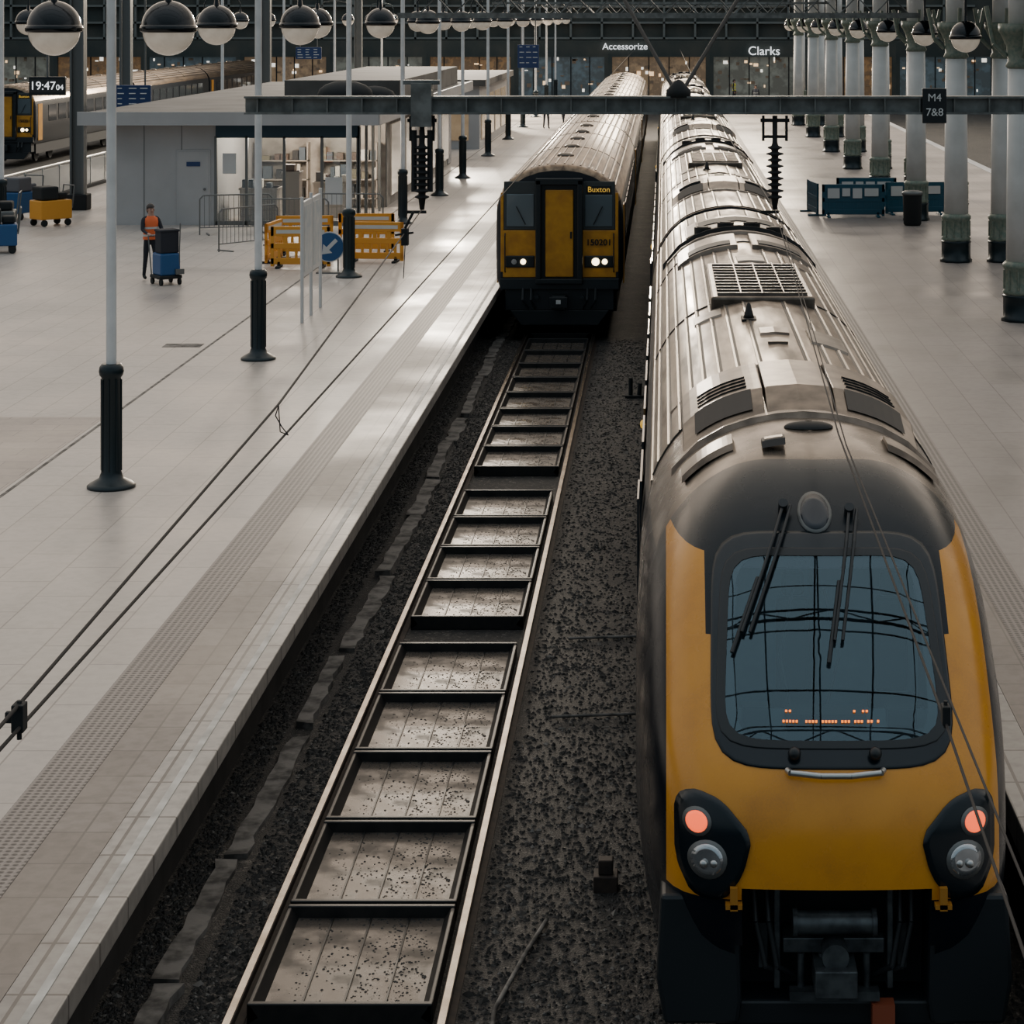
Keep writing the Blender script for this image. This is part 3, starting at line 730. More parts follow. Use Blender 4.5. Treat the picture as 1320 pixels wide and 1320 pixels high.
def plate(name, x0, x1, z0, z1, mat, y=-.02, t=.03, bev=.04, par=fr, **k):
    b = B(); b.box(x0, x1, y, y+t+.0, z0, z1); return b.obj(name, mat, par, bevel=bev, **k)
plate('front_panel', -1.25, -.50, 1.28, 2.32, m_yel2); plate('front_panel', .50, 1.25, 1.28, 2.32, m_yel2)
plate('front_panel', -1.30, -1.235, 1.4, 3.15, m_yel2, bev=.01); plate('front_panel', 1.235, 1.30, 1.4, 3.15, m_yel2, bev=.01)
plate('window_surround', -1.23, -.5, 2.33, 3.4, m_sur, y=-.015); plate('window_surround', .5, 1.23, 2.33, 3.4, m_sur, y=-.015)
plate('cab_window', -1.17, -.56, 2.40, 3.12, m_glassc, y=-.035, bev=.05); plate('cab_window', .56, 1.17, 2.40, 3.10, m_glassc, y=-.035, bev=.05)
plate('destination_display', .60, 1.14, 3.13, 3.31, m_black, y=-.04, bev=.01)
text('Buxton', .17, m_led_y, fr, (.87, -.05, 3.22), name='destination_lettering', ext=.004)
b = B(); b.box(-.52, -.40, -.22, .05, 1.25, 3.45); b.box(.40, .52, -.22, .05, 1.25, 3.45); b.box(-.52, .52, -.22, .05, 3.33, 3.48); b.box(-.52, .52, -.22, .05, 1.15, 1.27)
b.obj('gangway_frame', m_black, fr, bevel=.02)
b = B(); b.box(-.40, .40, -.06, .02, 1.25, 3.34); b.obj('gangway_recess', m_black, fr)
plate('gangway_door', -.31, .31, 1.3, 3.22, m_yel2, y=-.12, t=.05, bev=.02)
b = B(); b.box(.24, .28, -.15, -.11, 2.15, 2.3); b.obj('door_handle', m_black, fr)
text('150201', .19, m_blackm, fr, (.87, -.05, 2.05), name='number_lettering', ext=.006, bold=.003)
for sx in (-1, 1):
    b = B(); b.box(sx*.87-.32, sx*.87+.32, -.05, .0, 1.50, 1.76); hl = b.obj('light_cluster', m_black, fr, bevel=.02)
    b = B(); b.cyl((sx*.80, -.075, 1.63), (sx*.80, -.045, 1.63), .06 if sx < 0 else .085, n=18); b.obj('headlamp', m_lampw, hl, label='lit headlamp')
    b = B(); b.cyl((sx*1.0, -.07, 1.63), (sx*1.0, -.045, 1.63), .06, n=16); b.obj('marker_lamp', m_lampw if sx > 0 else m_lens, hl)
    b = B(); b.tube([(sx*1.2, -.03, 1.4), (sx*1.2, -.1, 1.45), (sx*1.2, -.1, 2.2), (sx*1.2, -.03, 2.25)], .015, n=6); b.obj('handrail', m_black, fr)
    b = B(); b.tube([(sx*.75, -.06, 2.45), (sx*.95, -.07, 2.85)], .012, n=6); b.obj('wiper_arm', m_black, fr)
b = B(); b.box(-1.32, 1.32, -.1, .3, 1.02, 1.26); b.box(-1.2, 1.2, 0, .5, .55, 1.02); b.prism([(-1.1, .55), (1.1, .55), (.85, .22), (-.85, .22)], .0, .35)
b.cyl((-.5, -.12, .85), (-.5, .1, .85), .05); b.cyl((.5, -.12, .85), (.5, .1, .85), .05)
for x in (-.8, -.62, .62, .8): b.tube([(x, -.1, 1.05), (x, -.22, .8), (x*.85, -.12, .6)], .03, n=6)
b.obj('buffer_beam', m_bmp, fr, bevel=.015)
b = B(); b.box(-.15, .15, -.45, .1, .62, .92); b.box(-.2, .2, -.5, -.42, .66, .9); b.cyl((-.1, -.52, .8), (-.1, -.48, .8), .05); b.obj('coupler', m_black, fr, bevel=.02)
b = B(); b.box(-.05, .05, -.56, -.52, .76, .84); b.obj('coupler_lamp', m_white, fr)
rear = carB(trainB, 0, 19.6); rear.location = (0, 20.0, 0)
b = B(); b.box(-.5, .5, -.45, .05, 1.1, 3.4); b.obj('gangway', m_blackm, rear)
tc = root('passenger_train', 'yellow fronted train waiting at a far platform', 'train', (-31.5, 104, 0))
copy_tree(fr, parent=tc); copy_tree(rear, parent=tc); copy_tree(rear, (0, 40, 0), parent=tc)
for k in range(2, 4): copy_tree(rear, (0, 20.0*k, 0), parent=trainB)

# ------------------------------------------------------------------ lamp posts with globes
def globe_parts(g, n=28):
    b = B(); b.ell((0, 0, 0), (.345, .345, .345), n=n, k=8, z0=0.02, z1=1); b.lathe([(.34, -.07), (.365, -.05), (.365, 0), (.35, .03)], n=n)
    b.cyl((0, 0, .33), (0, 0, .45), .05, .035, n=10)
    b.obj('lamp_cover', m_cover, g)
    b = B(); b.ell((0, 0, -.05), (.33, .33, .32), n=n, k=8, z0=-1, z1=0); b.obj('globe', m_globe, g)
def lamp_post():
    r = root('lamp_post', 'white lamp post with dark iron base and globes', 'lamp post', group='lamp posts on the platform')
    b = B(); b.lathe([(.31, 0), (.31, .03), (.27, .06), (.16, .12), (.13, .2), (.125, 1.42), (.15, 1.45), (.16, 1.5), (.15, 1.56), (.12, 1.6)], n=24)
    for k in range(8):
        t = k*pi/4; b.cyl((.13*math.cos(t), .13*math.sin(t), .22), (.13*math.cos(t), .13*math.sin(t), 1.4), .012, n=6)
    b.obj('base', m_sleeve, r)
    b = B(); b.cyl((0, 0, 1.55), (0, 0, 7.4), .068, .06, n=16); b.obj('pole', m_post, r)
    b = B()
    b.tube([(-.74, 0, 6.36), (-.74, 0, 6.62), (-.6, 0, 6.9), (0, 0, 7.0), (.6, 0, 6.9), (.74, 0, 6.62), (.74, 0, 6.36)], .025, n=8)
    b.obj('arm', m_sleeve, r)
    for sx in (-1, 1):
        globe_parts(sub('lamp_head', r, (sx*.74, 0, 5.95)))
    return r
lp = lamp_post()
locs = [(-7.15, 28.1), (-7.21, 38.6), (-7.37, 50.8), (-7.7, 64), (-7.65, 74), (-7.6, 82), (-7.7, 95), (-7.75, 108), (-7.8, 120), (-7.8, 132), (-7.8, 144), (-7.8, 156)]
lp.location = (*locs[0], PZ)
for l in locs[1:]: copy_tree(lp, (*l, PZ))
for l in ((-18.3, 60), (-18.3, 90), (-18.2, 104), (-18.2, 120), (-18.2, 140)): copy_tree(lp, (*l, PZ))
def pend():
    r = root('pendant_lamp', 'dark topped globe lamp on an iron bracket', 'lamp', group='globe lamps along the columns')
    globe_parts(r, 24)
    b = B(); b.cyl((0, 0, .43), (0, 0, 1.85), .03, n=8); b.obj('hanging_rod', m_black, r)
    return r
pl = pend(); pls = [(6.8, 49), (7.2, 60), (7.2, 70), (7.25, 81), (7.3, 92), (7.3, 103), (7.3, 114), (7.3, 126)]
pl.location = (*pls[0], 6.6)
for l in pls[1:]: copy_tree(pl, (*l, 6.6))
b = B(); b.box(6.5, 8.9, 40, 160, 8.45, 8.9); b.obj('trim_11', m_darkwall, label='dark iron girder above the columns', **S)

# ------------------------------------------------------------------ cast iron columns
def column():
    r = root('column', 'white cast iron column with dark green base', 'column', group='columns along the platform')
    b = B(); b.lathe([(.40, 0), (.40, .06), (.36, .1), (.36, .46), (.38, .5), (.34, .55)], n=8); b.obj('plinth', m_sleeve, r)
    b = B(); b.lathe([(.33, .52), (.37, .58), (.33, .64), (.33, 1.02), (.37, 1.08), (.37, 1.14), (.31, 1.2)], n=20)
    for k in range(10):
        t = k*pi/5; b.cyl((.335*math.cos(t), .335*math.sin(t), .64), (.335*math.cos(t), .335*math.sin(t), 1.02), .025, n=6)
    b.obj('base', m_colgrn, r)
    b = B(); b.lathe([(.30, 1.18), (.285, 3.0), (.26, 5.1)], n=24); b.obj('shaft', m_colwh, r)
    b = B(); b.lathe([(.27, 5.05), (.32, 5.1), (.27, 5.2), (.30, 5.5), (.42, 5.75), (.46, 5.8), (.46, 5.95)], n=12)
    for k in range(4):
        t = k*pi/2; b.tube([(.3*math.cos(t), .3*math.sin(t), 5.3), (.55*math.cos(t), .55*math.sin(t), 5.55), (.7*math.cos(t), .7*math.sin(t), 6.3)], .05, n=6)
    b.obj('capital', m_colgrn, r)
    b = B(); b.lathe([(.26, 5.9), (.25, 7.5)], n=16); b.obj('upper_shaft', m_colwh, r)
    return r
co = column(); cl = [(7.15, 43.5), (7.26, 54), (8.42, 54)]
for d in (65, 76, 87, 98, 110, 122): cl += [(7.55, d), (8.75, d)]
cl += [(9.2, 134), (9.2, 146)]
co.location = (*cl[0], PZ)
for l in cl[1:]: copy_tree(co, (*l, PZ))

# ------------------------------------------------------------------ overhead line gantry
gan = root('overhead_line_gantry', 'galvanised steel beam spanning above the tracks', 'gantry', (0, 30, 5.72))
b = B(); b.box(-5.78, 6.2, -.12, .12, -.03, 0.0); b.box(-5.78, 6.2, -.12, .12, .19, .22); b.box(-5.78, 6.2, -.015, .015, 0, .19)
for k in range(25): 
    x = -5.6+k*.48; b.box(x-.01, x+.01, -.1, .1, 0, .19)
b.obj('beam', m_beam, gan)
b = B(); b.tube([(.2, 0, .2), (3.2, 12, 4.6)], .03); b.obj('stay', m_blackm, gan)
b = B(); b.tube([(.2, 0, .2), (-2.6, 14, 4.9)], .03); b.obj('stay', m_blackm, gan)
b = B(); b.lathe([(.17, .2), (.17, .3), (.06, .42), (.01, .45)], (.2, 0, 0), n=12); b.obj('stay_anchor', m_blackm, gan)
b = B(); b.box(6.0, 6.25, -.12, .12, -4.77, 4.0); b.obj('mast', m_beam, gan)
b = B(); b.box(-3.48, -3.2, -.16, .16, -.2, .4); b.box(-3.6, -3.1, -.05, .05, .38, .44); b.obj('hanger_box', m_beam, gan)
def insulator(x):
    g = sub('insulator', gan, (x, -.02, 0))
    b = B(); prof = [(.03, -1.35)]
    for k in range(9):
        z = -1.2+k*.085; prof += [(.05, z), (.12 if k % 2 else .10, z+.02), (.12 if k % 2 else .1, z+.035), (.05, z+.055)]
    prof += [(.035, -.42), (.035, -.05)]
    b.lathe(prof, n=16); b.obj('insulator_disc', m_blackm, g)
    b = B(); b.box(-.2, .2, -.03, .03, -.14, -.09); b.box(-.15, .15, -.03, .03, -.36, -.32); b.cyl((-.16, 0, -.05), (-.16, 0, -.4), .02, n=6); b.cyl((.16, 0, -.05), (.16, 0, -.4), .02, n=6)
    b.box(-.2, .06, -.03, .03, -1.4, -1.36)
    b.obj('bracket', m_blackm, g)
    return g
insulator(-3.34); insulator(1.53)
b = B()
for k in range(3): b.cyl((-3.45+.11*k, -.02, -1.1), (-3.45+.11*k, -.02, -.25), .04, n=8)
b.obj('insulator_clamp', m_blackm, gan)
b = B(); b.box(3.55, 3.88, -.17, -.125, -.15, .33); sg_ = b.obj('platform_sign', m_black, gan, bevel=.01)
text('M4', .15, m_textp, sg_, (3.715, -.18, .2), ext=.003); text('7&8', .15, m_textp, sg_, (3.715, -.18, .0), ext=.003)

def wire(pts, r, lab):
    b = B(); b.tube(pts, r, n=6)
    return b.obj('overhead_wire', m_wire, label=lab, category='wire', group='overhead line wires')
wire([(-2.32, 4, 4.47), (-2.33, 30, 4.47), (-2.33, 90, 4.5), (-2.3, 165, 4.5)], .008, 'thin black contact wire above the track')
wire([(-2.32, 4, 4.49), (-2.33, 7.6, 4.54), (-2.36, 13.3, 4.66), (-3.34, 29.9, 4.37)], .008, 'thin black wire running to an insulator')
wire([(.97, 4, 4.4), (1.05, 8.1, 4.4), (1.1, 13.7, 4.4), (1.53, 29.9, 4.38)], .006, 'thin black contact wire above the train')
wire([(1.06, 4, 4.46), (1.09, 13, 4.47), (1.56, 29.9, 4.40)], .005, 'thin black upper wire above the train')
wire([(1.53, 30.1, 4.38), (1.15, 70, 4.6), (1.15, 160, 4.7)], .010, 'thin black contact wire above the train')
b = B(); b.box(-.022, .022, -.03, .03, -.05, .05); b.cyl((0, 0, -.08), (0, 0, .06), .010, n=8); b.box(-.05, .0, -.012, .012, -.02, .02)
b.obj('wire_clamp', m_blackm, loc=(-2.33, 7.85, 4.50), label='small black clamp joining overhead wires', category='wire clamp', bevel=.006)
b = B(); b.box(-.015, .015, -.03, .03, -.035, .035); b.cyl((0, 0, -.05), (0, 0, .05), .008, n=8)
b.obj('wire_clamp', m_blackm, loc=(1.05, 8.1, 4.43), label='small black clamp joining overhead wires', category='wire clamp', bevel=.004)
b = B(); b.tube([(-.03, 0, .18), (-.05, 0, .12), (-.01, 0, .05), (.03, 0, 0), (-.02, .0, .02), (-.03, 0, .18)], .004, n=5)
b.obj('wire_dropper', m_blackm, loc=(-2.33, 13.3, 4.47), label='thin black dropper loop between wires', category='wire dropper')
b = B(); b.box(-.04, .04, -.06, .06, -.10, .10); b.tube([(0, 0, .1), (.06, 0, .22), (.10, 0, .3)], .018); b.tube([(0, 0, -.1), (-.02, 0, -.5)], .006); b.tube([(-.12, 0, .02), (.10, 0, .05)], .014)
b.obj('wire_tensioner', m_blackm, loc=(-3.10, 26.0, 4.40), label='black tensioning clamp on the wire', category='wire clamp')
for d in (62, 96, 130):
    g = root('overhead_line_gantry', 'dark steel portal beam across the tracks', 'gantry', (0, d, 0))
    b = B(); b.box(-7.6, 7.3, -.1, .1, 7.0, 7.15); b.box(-7.6, 7.3, -.08, .08, 7.6, 7.7)
    for k in range(14): b.cyl((-7+k, 0, 7.1), (-6.5+k, 0, 7.62), .025, n=4); b.cyl((-6.5+k, 0, 7.62), (-6+k, 0, 7.1), .025, n=4)
    b.obj('beam', m_beam, g)

# ------------------------------------------------------------------ kiosk
ki = root('kiosk', 'white panelled platform shop with glazed lit front', 'kiosk', (0, 63.5, PZ))
b = B(); b.box(-16.3, -13.1, 0, 26, 0, 3.0); 
for x in (-15.2, -14.1): b.box(x-.01, x+.01, -.012, .0, .05, 3, 1)
b.obj('wall', [m_wkiosk, m_grey], ki)
b = B(); b.box(-14.2, -13.3, -.04, .02, .0, 2.15); b.box(-14.25, -13.25, -.03, .0, 0, 2.2); b.obj('door', m_wkiosk, ki, bevel=.01)
b = B(); b.cyl((-13.42, -.08, 1.05), (-13.42, -.04, 1.05), .04); b.obj('door_handle', m_grey, ki)
b = B(); b.box(-13.95, -13.55, -.06, -.045, 1.72, 1.85); b.obj('notice', m_sign, ki)
b = B(); b.box(-16.9, -8.3, -.7, 30, 3.0, 3.3); b.box(-12.5, -8.7, 8, 28, 3.3, 4.0); b.obj('roof', m_roofk, ki, bevel=.02)
b = B(); b.box(-16.95, -8.25, -.78, -.70, 2.95, 3.34); b.box(-8.3, -8.22, -.7, 30, 2.95, 3.34); b.obj('fascia', m_wkiosk, ki)
b = B(); b.box(-13.1, -8.9, -.05, .05, 2.55, 3.0); b.obj('shop_fascia', M('dark_blue_fascia', (.010, .045, .075), .5), ki)
b = B(); b.box(-13.1, -8.9, 5.9, 6.1, 0, 3); b.box(-9.0, -8.9, 6, 27, 0, 3.0); b.obj('inner_wall', m_interior, ki)
b = B()
for x in (-13.1, -12.2, -11.1, -10.0, -8.95): b.box(x-.04, x+.04, -.05, .05, 0, 2.6)
b.box(-13.1, -8.9, -.05, .05, 0, .12)
for y in (0, 1.5, 3, 4.5, 6): b.box(-8.95, -8.87, y-.05, y+.05, 0, 2.9)
b.obj('mullion', m_grey, ki)
mg = clear_glass('shop_glazing', (.9, .92, .92), (.8, .9, 1), .08)
for x0, x1 in ((-13.05, -11.15), (-10.0, -8.95)):
    b = B(); b.box(x0, x1, -.006, .006, .12, 2.55); b.obj('shop_window', mg, ki)
for a, c, e, f in ((-12.9, -12.5, 1.5, 2.1), (-9.9, -9.4, .6, 1.4)):
    b = B(); b.box(a, c, -.03, -.015, e, f); b.obj('window_poster', m_white, ki)
for x0, x1 in ((-12.9, -11.3), (-10.9, -9.1)):
    b = B(); b.box(x0, x0+.04, 5.4, 5.85, 0, 2.1); b.box(x1-.04, x1, 5.4, 5.85, 0, 2.1)
    for z in (.3, .9, 1.5): b.box(x0, x1, 5.4, 5.85, z, z+.04)
    b.obj('shelf', m_wood, ki)
for q in ((-12.6, -11.5, 1.0, 1.9, 1.0), (-10.6, -9.6, 2.2, 3.0, 1.1), (-11.3, -10.8, .8, 1.3, 1.5)):
    b = B(); b.box(q[0], q[1], q[2], q[3], 0, q[4]); b.box(q[0]-.03, q[1]+.03, q[2]-.03, q[3]+.03, q[4]-.06, q[4]); b.obj('counter', m_wood, ki)
gm = [M('goods_%d' % i, c, .5) for i, c in enumerate([(.5, .46, .40), (.12, .08, .06), (.08, .10, .12), (.6, .58, .52), (.2, .18, .12), (.03, .03, .03)])]
b = B()
for x0, x1, y, zz in ((-12.9, -11.3, 5.45, (.34, .94, 1.54)), (-10.9, -9.1, 5.45, (.34, .94, 1.54)), (-12.6, -11.5, 1.1, (1.0,)), (-10.6, -9.6, 2.3, (1.1,)), (-11.3, -10.8, .85, (1.5,))):
    for z in zz:
        x = x0+.05
        while x < x1-.15:
            w = random.uniform(.1, .4); b.box(x, x+w*.85, y, y+.3, z, z+random.uniform(.12, .5), random.randrange(6)); x += w+random.choice([0, .1])
b.obj('shop_goods', gm, ki, kind='stuff')
for x in (-12.3, -11.2, -10.1): 
    for y in (1.0, 3.5):
        b = B(); b.box(x-.25, x+.25, y-.06, y+.06, 2.9, 2.95); b.obj('ceiling_light', m_warm, ki)
m_sw = M('lit_side_glass', (.18, .17, .15), .15, c2=(.04, .04, .04), scale=1.2, emit=(1, .8, .6), es=.12)
for k in range(5):
    y = 7+k*4
    b = B(); b.box(-8.9, -8.84, y, y+2.6, .3, 2.6); b.obj('side_window', m_sw, ki)
    b = B(); b.box(-8.9, -8.86, y+2.7, y+3.9, .05, 2.9); b.obj('side_panel', m_wkiosk, ki)
b = B(); b.ell((-10.2, 6, 3.6), (.9, .7, .45), n=14, k=8); b.ell((-9.4, 7, 3.5), (.7, .6, .35), n=12, k=6)
b.obj('roof_cover', m_blackm, ki)
k2 = root('kiosk', 'pale flat roofed station kiosk with dark glazing', 'kiosk', (-10.9, 100, PZ))
b = B(); b.box(-3.5, 2.4, 0, 18, 0, 2.9); b.obj('wall', m_wkiosk, k2)
b = B(); b.box(-3.8, 2.7, -.3, 18.3, 2.9, 3.2); b.obj('roof', m_roofk, k2)
m_lw = M('lit_window', (.2, .16, .12), .2, c2=(.03, .03, .03), scale=1.5, emit=(1, .7, .4), es=.2)
b = B(); b.box(-3.0, 1.9, -.04, 0, .4, 2.4); b.obj('window', m_lw, k2)
for k in range(4):
    b = B(); b.box(2.4, 2.44, 1+k*4, 4+k*4, .4, 2.4); b.obj('window', m_lw, k2)
b = B(); b.box(-1.2, 1.4, -.36, -.3, 2.55, 2.95); b.obj('sign_board', m_sign, k2)

# ------------------------------------------------------------------ platform furniture
def barrier(w, mat, label, group, h=1.0, marks=False):
    r = root('safety_barrier', label, 'barrier', group=group)
    b = B()
    b.box(-w/2, -w/2+.09, -.03, .03, .03, h); b.box(w/2-.09, w/2, -.03, .03, .03, h)
    b.box(-w/2, w/2, -.03, .03, h-.24, h); b.box(-w/2, w/2, -.03, .03, .46, .60); b.box(-w/2, w/2, -.03, .03, .08, .24)
    n = max(3, int(w/.2))
    for k in range(1, n):
        x = -w/2+w*k/n; b.box(x-.035, x+.035, -.022, .022, .15, .55)
    for k in range(1, 4):
        x = -w/2+w*k/4; b.box(x-.05, x+.05, -.022, .022, .55, h-.2)
    if marks: b.box(-w/2, w/2, -.02, .02, .1, h-.1)
    b.obj('panel', mat, r, bevel=.012)
    for x in (-w/2+.2, w/2-.2):
        b = B(); b.box(x-.05, x+.05, -.28, .28, 0, .05); b.box(x-.04, x+.04, -.03, .03, .04, .15); b.obj('foot', m_blackm if mat is m_orange else mat, r, bevel=.008)
    if marks:
        for k, (a, c) in enumerate(((-.78, -.42), (-.34, -.1), (-.02, .26), (.34, .76))):
            b = B(); b.box(a*w/1.9, c*w/1.9, -.062, -.045, .64 if k % 2 else .58, .88); b.obj('white_marking', m_white, r)
    else:
        b = B(); b.box(-w/2+.14, w/2-.14, -.038, -.031, h-.17, h-.08); b.obj('reflective_strip', m_refl, r)
    return r
ba = barrier(1.45, m_orange, 'orange yellow plastic safety barrier panel', 'orange yellow barriers')
ba.location = (-8.82, 52.7, PZ)
copy_tree(ba, (-7.18, 53.9, PZ), (0, 0, -.08)); copy_tree(ba, (-9.2, 55.6, PZ), (0, 0, .1)); copy_tree(ba, (-7.7, 56.2, PZ), (0, 0, 0)); copy_tree(ba, (-9.72, 54.1, PZ), (0, 0, pi/2-.1))
rs = root('direction_sign', 'round blue sign with white diagonal arrow on stand', 'sign', (-7.95, 51.6, PZ))
b = B(); b.cyl((0, 0, .62), (0, .03, .62), .36, n=32); b.obj('sign_face_rim', m_white, rs)
b = B(); b.cyl((0, -.01, .62), (0, .0, .62), .335, n=32); b.obj('sign_face', m_blue, rs)
b = B(); R45 = Matrix.Translation((0, 0, .62)) @ Matrix.Rotation(pi/4, 4, 'Y') @ Matrix.Rotation(pi, 4, 'Y')
b.box(-.045, .045, -.02, -.011, -.24, .1, 0, R45); b.add([R45 @ Vector(p) for p in ((-.15, -.015, .05), (.15, -.015, .05), (0, -.015, .25))], [(0, 1, 2)], 0)
b.obj('arrow', m_white, rs)
b = B(); b.cyl((-.2, .05, 0), (-.2, .05, .9), .02); b.cyl((.2, .05, 0), (.2, .05, .9), .02); b.box(-.3, .3, -.15, .25, 0, .03); b.obj('stand', m_grey, rs)
tt = root('timetable_board', 'tall white timetable board on slim posts', 'notice board', (-7.2, 43.2, PZ))
for y in (0, 1.1, 2.3):
    b = B(); b.cyl((0, y, 0), (0, y, 2.5), .035, n=10); b.obj('post', m_white, tt)
for y in (.05, 1.15):
    b = B(); b.box(-.03, .03, y, y+1.0, .9, 2.4); bo = b.obj('board', m_white, tt, bevel=.01)
    b = B(); b.box(.031, .036, y+.07, y+.93, 1.0, 2.3); b.obj('poster', M('poster_paper', (.45, .5, .52), .4, c2=(.6, .6, .58), scale=4), bo)
cb = root('crowd_barrier', 'grey metal crowd control barrier', 'barrier', (-10.9, 57, PZ), (0, 0, .9), group='grey crowd barriers')
b = B(); b.tube([(-1, 0, 0), (-1, 0, 1.0), (-.9, 0, 1.1), (.9, 0, 1.1), (1, 0, 1.0), (1, 0, 0)], .02, n=8); b.tube([(-1, 0, .2), (1, 0, .2)], .015)
b.obj('frame', m_grey, cb)
for k in range(14):
    b = B(); b.cyl((-.87+k*.134, 0, .2), (-.87+k*.134, 0, 1.1), .008, n=6); b.obj('bar', m_grey, cb)
for x in (-.8, .75):
    b = B(); b.box(x, x+.05, -.3, .3, 0, .03); b.obj('foot', m_grey, cb)
copy_tree(cb, (-10.2, 59.5, PZ), (0, 0, .1)); copy_tree(cb, (-12.0, 60.9, PZ), (0, 0, .3)); copy_tree(cb, (-8.9, 61.2, PZ), (0, 0, -.1))
B().box(-.35, .35, -.2, .2, 0, .006).obj('drain_cover', m_conc, loc=(-8.9, 40.2, PZ), label='small dark metal drain cover in paving', category='drain cover')
bb_ = barrier(1.9, m_teal, 'teal blue plastic crowd barrier with white marking', 'teal blue barriers', h=1.0, marks=True); bb_.location = (5.75, 66, PZ)
copy_tree(bb_, (7.75, 66.9, PZ), (0, 0, .1)); copy_tree(bb_, (4.6, 67.2, PZ), (0, 0, pi/2+.1)); copy_tree(bb_, (6.4, 68.7, PZ), (0, 0, 0)); copy_tree(bb_, (8.95, 68.1, PZ), (0, 0, pi/2))
bi = root('litter_bin', 'black litter bin beside the column', 'bin', (7.25, 63.4, PZ))
b = B(); b.lathe([(.22, 0), (.26, .05), (.28, .85), (.30, .9)], n=20); b.obj('body', m_blackm, bi)
b = B(); b.lathe([(.31, .9), (.3, .98), (.2, 1.02)], n=20); b.obj('rim', m_grey, bi)
def mast(x, y, h):
    r = root('roof_support_post', 'dark grey steel support post', 'post', (x, y, PZ), group='grey steel support posts')
    b = B(); b.box(-.22, .22, -.03, .03, 0, h); b.box(-.22, -.16, -.2, .2, 0, h); b.box(.16, .22, -.2, .2, 0, h); b.obj('shaft', m_grey, r)
    b = B(); b.box(-.34, .34, -.3, .3, 0, .5); b.obj('base', m_blackm, r, bevel=.03)
    return r
m1 = mast(-18.5, 68.6, 8)
copy_tree(m1, (-17.6, 96, PZ)); copy_tree(m1, (-21.3, 86, PZ)); copy_tree(m1, (-17.6, 125, PZ))
ck = root('station_clock', 'digital station clock showing 19:47:04', 'clock', (-21.0, 74, 4.68))
b = B(); b.box(-.62, .62, -.08, .08, -.32, .32); b.obj('case', m_black, ck, bevel=.02)
b = B(); b.box(-.57, .57, -.09, -.08, -.22, .22); b.obj('display', M('display_grey', (.03, .03, .03), .4), ck)
text('19:47', .40, m_textw, ck, (-.14, -.1, 0), name='digits', ext=.004); text('04', .26, m_textw, ck, (.44, -.1, -.05), name='digits', ext=.004)
b = B(); b.cyl((0, 0, .3), (0, 0, 3), .04); b.obj('hanging_rod', m_grey, ck)
def info(x, y, z, w, h, lab):
    r = root('information_board', lab, 'sign', (x, y, z))
    b = B(); b.box(-w/2, w/2, -.06, .06, -h/2, h/2); b.obj('panel', m_sign, r, bevel=.02)
    b = B()
    for k in range(4):
        for c in range(3):
            b.box(-w/2+.1+c*w/3.2, -w/2+.1+c*w/3.2+w*random.uniform(.12, .25), -.068, -.061, h/2-.12-k*h/4.4, h/2-.09-k*h/4.4)
    b.obj('panel_lines', m_textp, r, kind='stuff')
    for sx in (-1, 1):
        b = B(); b.cyl((sx*w/3, 0, h/2), (sx*w/3, 0, h/2+3), .03); b.obj('hanging_rod', m_grey, r)
info(-17.6, 72, 4.4, 1.2, .75, 'blue hanging information board'); info(-7.0, 112, 5.0, 1.1, 1.2, 'blue hanging platform sign'); info(-18.0, 110, 5.2, 1.3, .6, 'small blue hanging sign')
bl = root('glass_balustrade', 'long glass balustrade with steel handrail', 'railing', (-20.6, 46, PZ))
b = B(); b.tube([(0, 0, 1.1), (0, 34, 1.1)], .035, n=8); b.obj('handrail', m_chrome, bl)
for k in range(18):
    b = B(); b.box(-.03, .03, k*2-.03, k*2+.03, 0, 1.1); b.obj('rail_post', m_chrome, bl)
m_bg = M('balustrade_glass', (.5, .5, .47), .15)
for k in range(17):
    b = B(); b.box(-.01, .01, k*2+.08, k*2+1.92, .12, 1.0); b.obj('pane', m_bg, bl)
b = B(); b.box(-.12, .12, 0, 34, 0, .1); b.obj('curb', m_blackm, bl)
def cart(name, lab, loc, rot, c1, c2, s=1.0):
    r = root(name, lab, 'cart', loc, (0, 0, rot))
    b = B(); b.box(-.5*s, .5*s, -.35*s, .35*s, .2, .75*s); b.obj('body', c1, r, bevel=.03)
    b = B(); b.box(-.45*s, .1*s, -.3*s, .3*s, .76*s, 1.15*s); b.box(.12*s, .45*s, -.2*s, .25*s, .76*s, .95*s); b.obj('load', c2, r, bevel=.05)
    b = B(); b.tube([(.52*s, -.3*s, .5), (.6*s, -.3*s, 1.15*s), (.6*s, .3*s, 1.15*s), (.52*s, .3*s, .5)], .02); b.obj('handle', m_grey, r)
    for x in (-.38*s, .38*s):
        for y in (-.3*s, .3*s):
            b = B(); b.cyl((x, y-.03, .1), (x, y+.03, .1), .1, n=14); b.obj('wheel', m_blackm, r)
    return r
cart('service_cart', 'dark blue wheeled service cart', (-17.2, 56, PZ), .3, m_blue, m_blackm, 1.0)
cart('service_cart', 'orange and black wheeled equipment cart', (-17.9, 63.4, PZ), .8, m_orange, m_blackm, 1.0)
cart('service_cart', 'blue cart with grey load', (-19.4, 65.5, PZ), 1.2, m_blue, m_cloth2, 1.1)
cart('service_cart', 'grey cart with dark load', (-18.0, 58.2, PZ), .2, m_grey, m_blackm, 1.2)

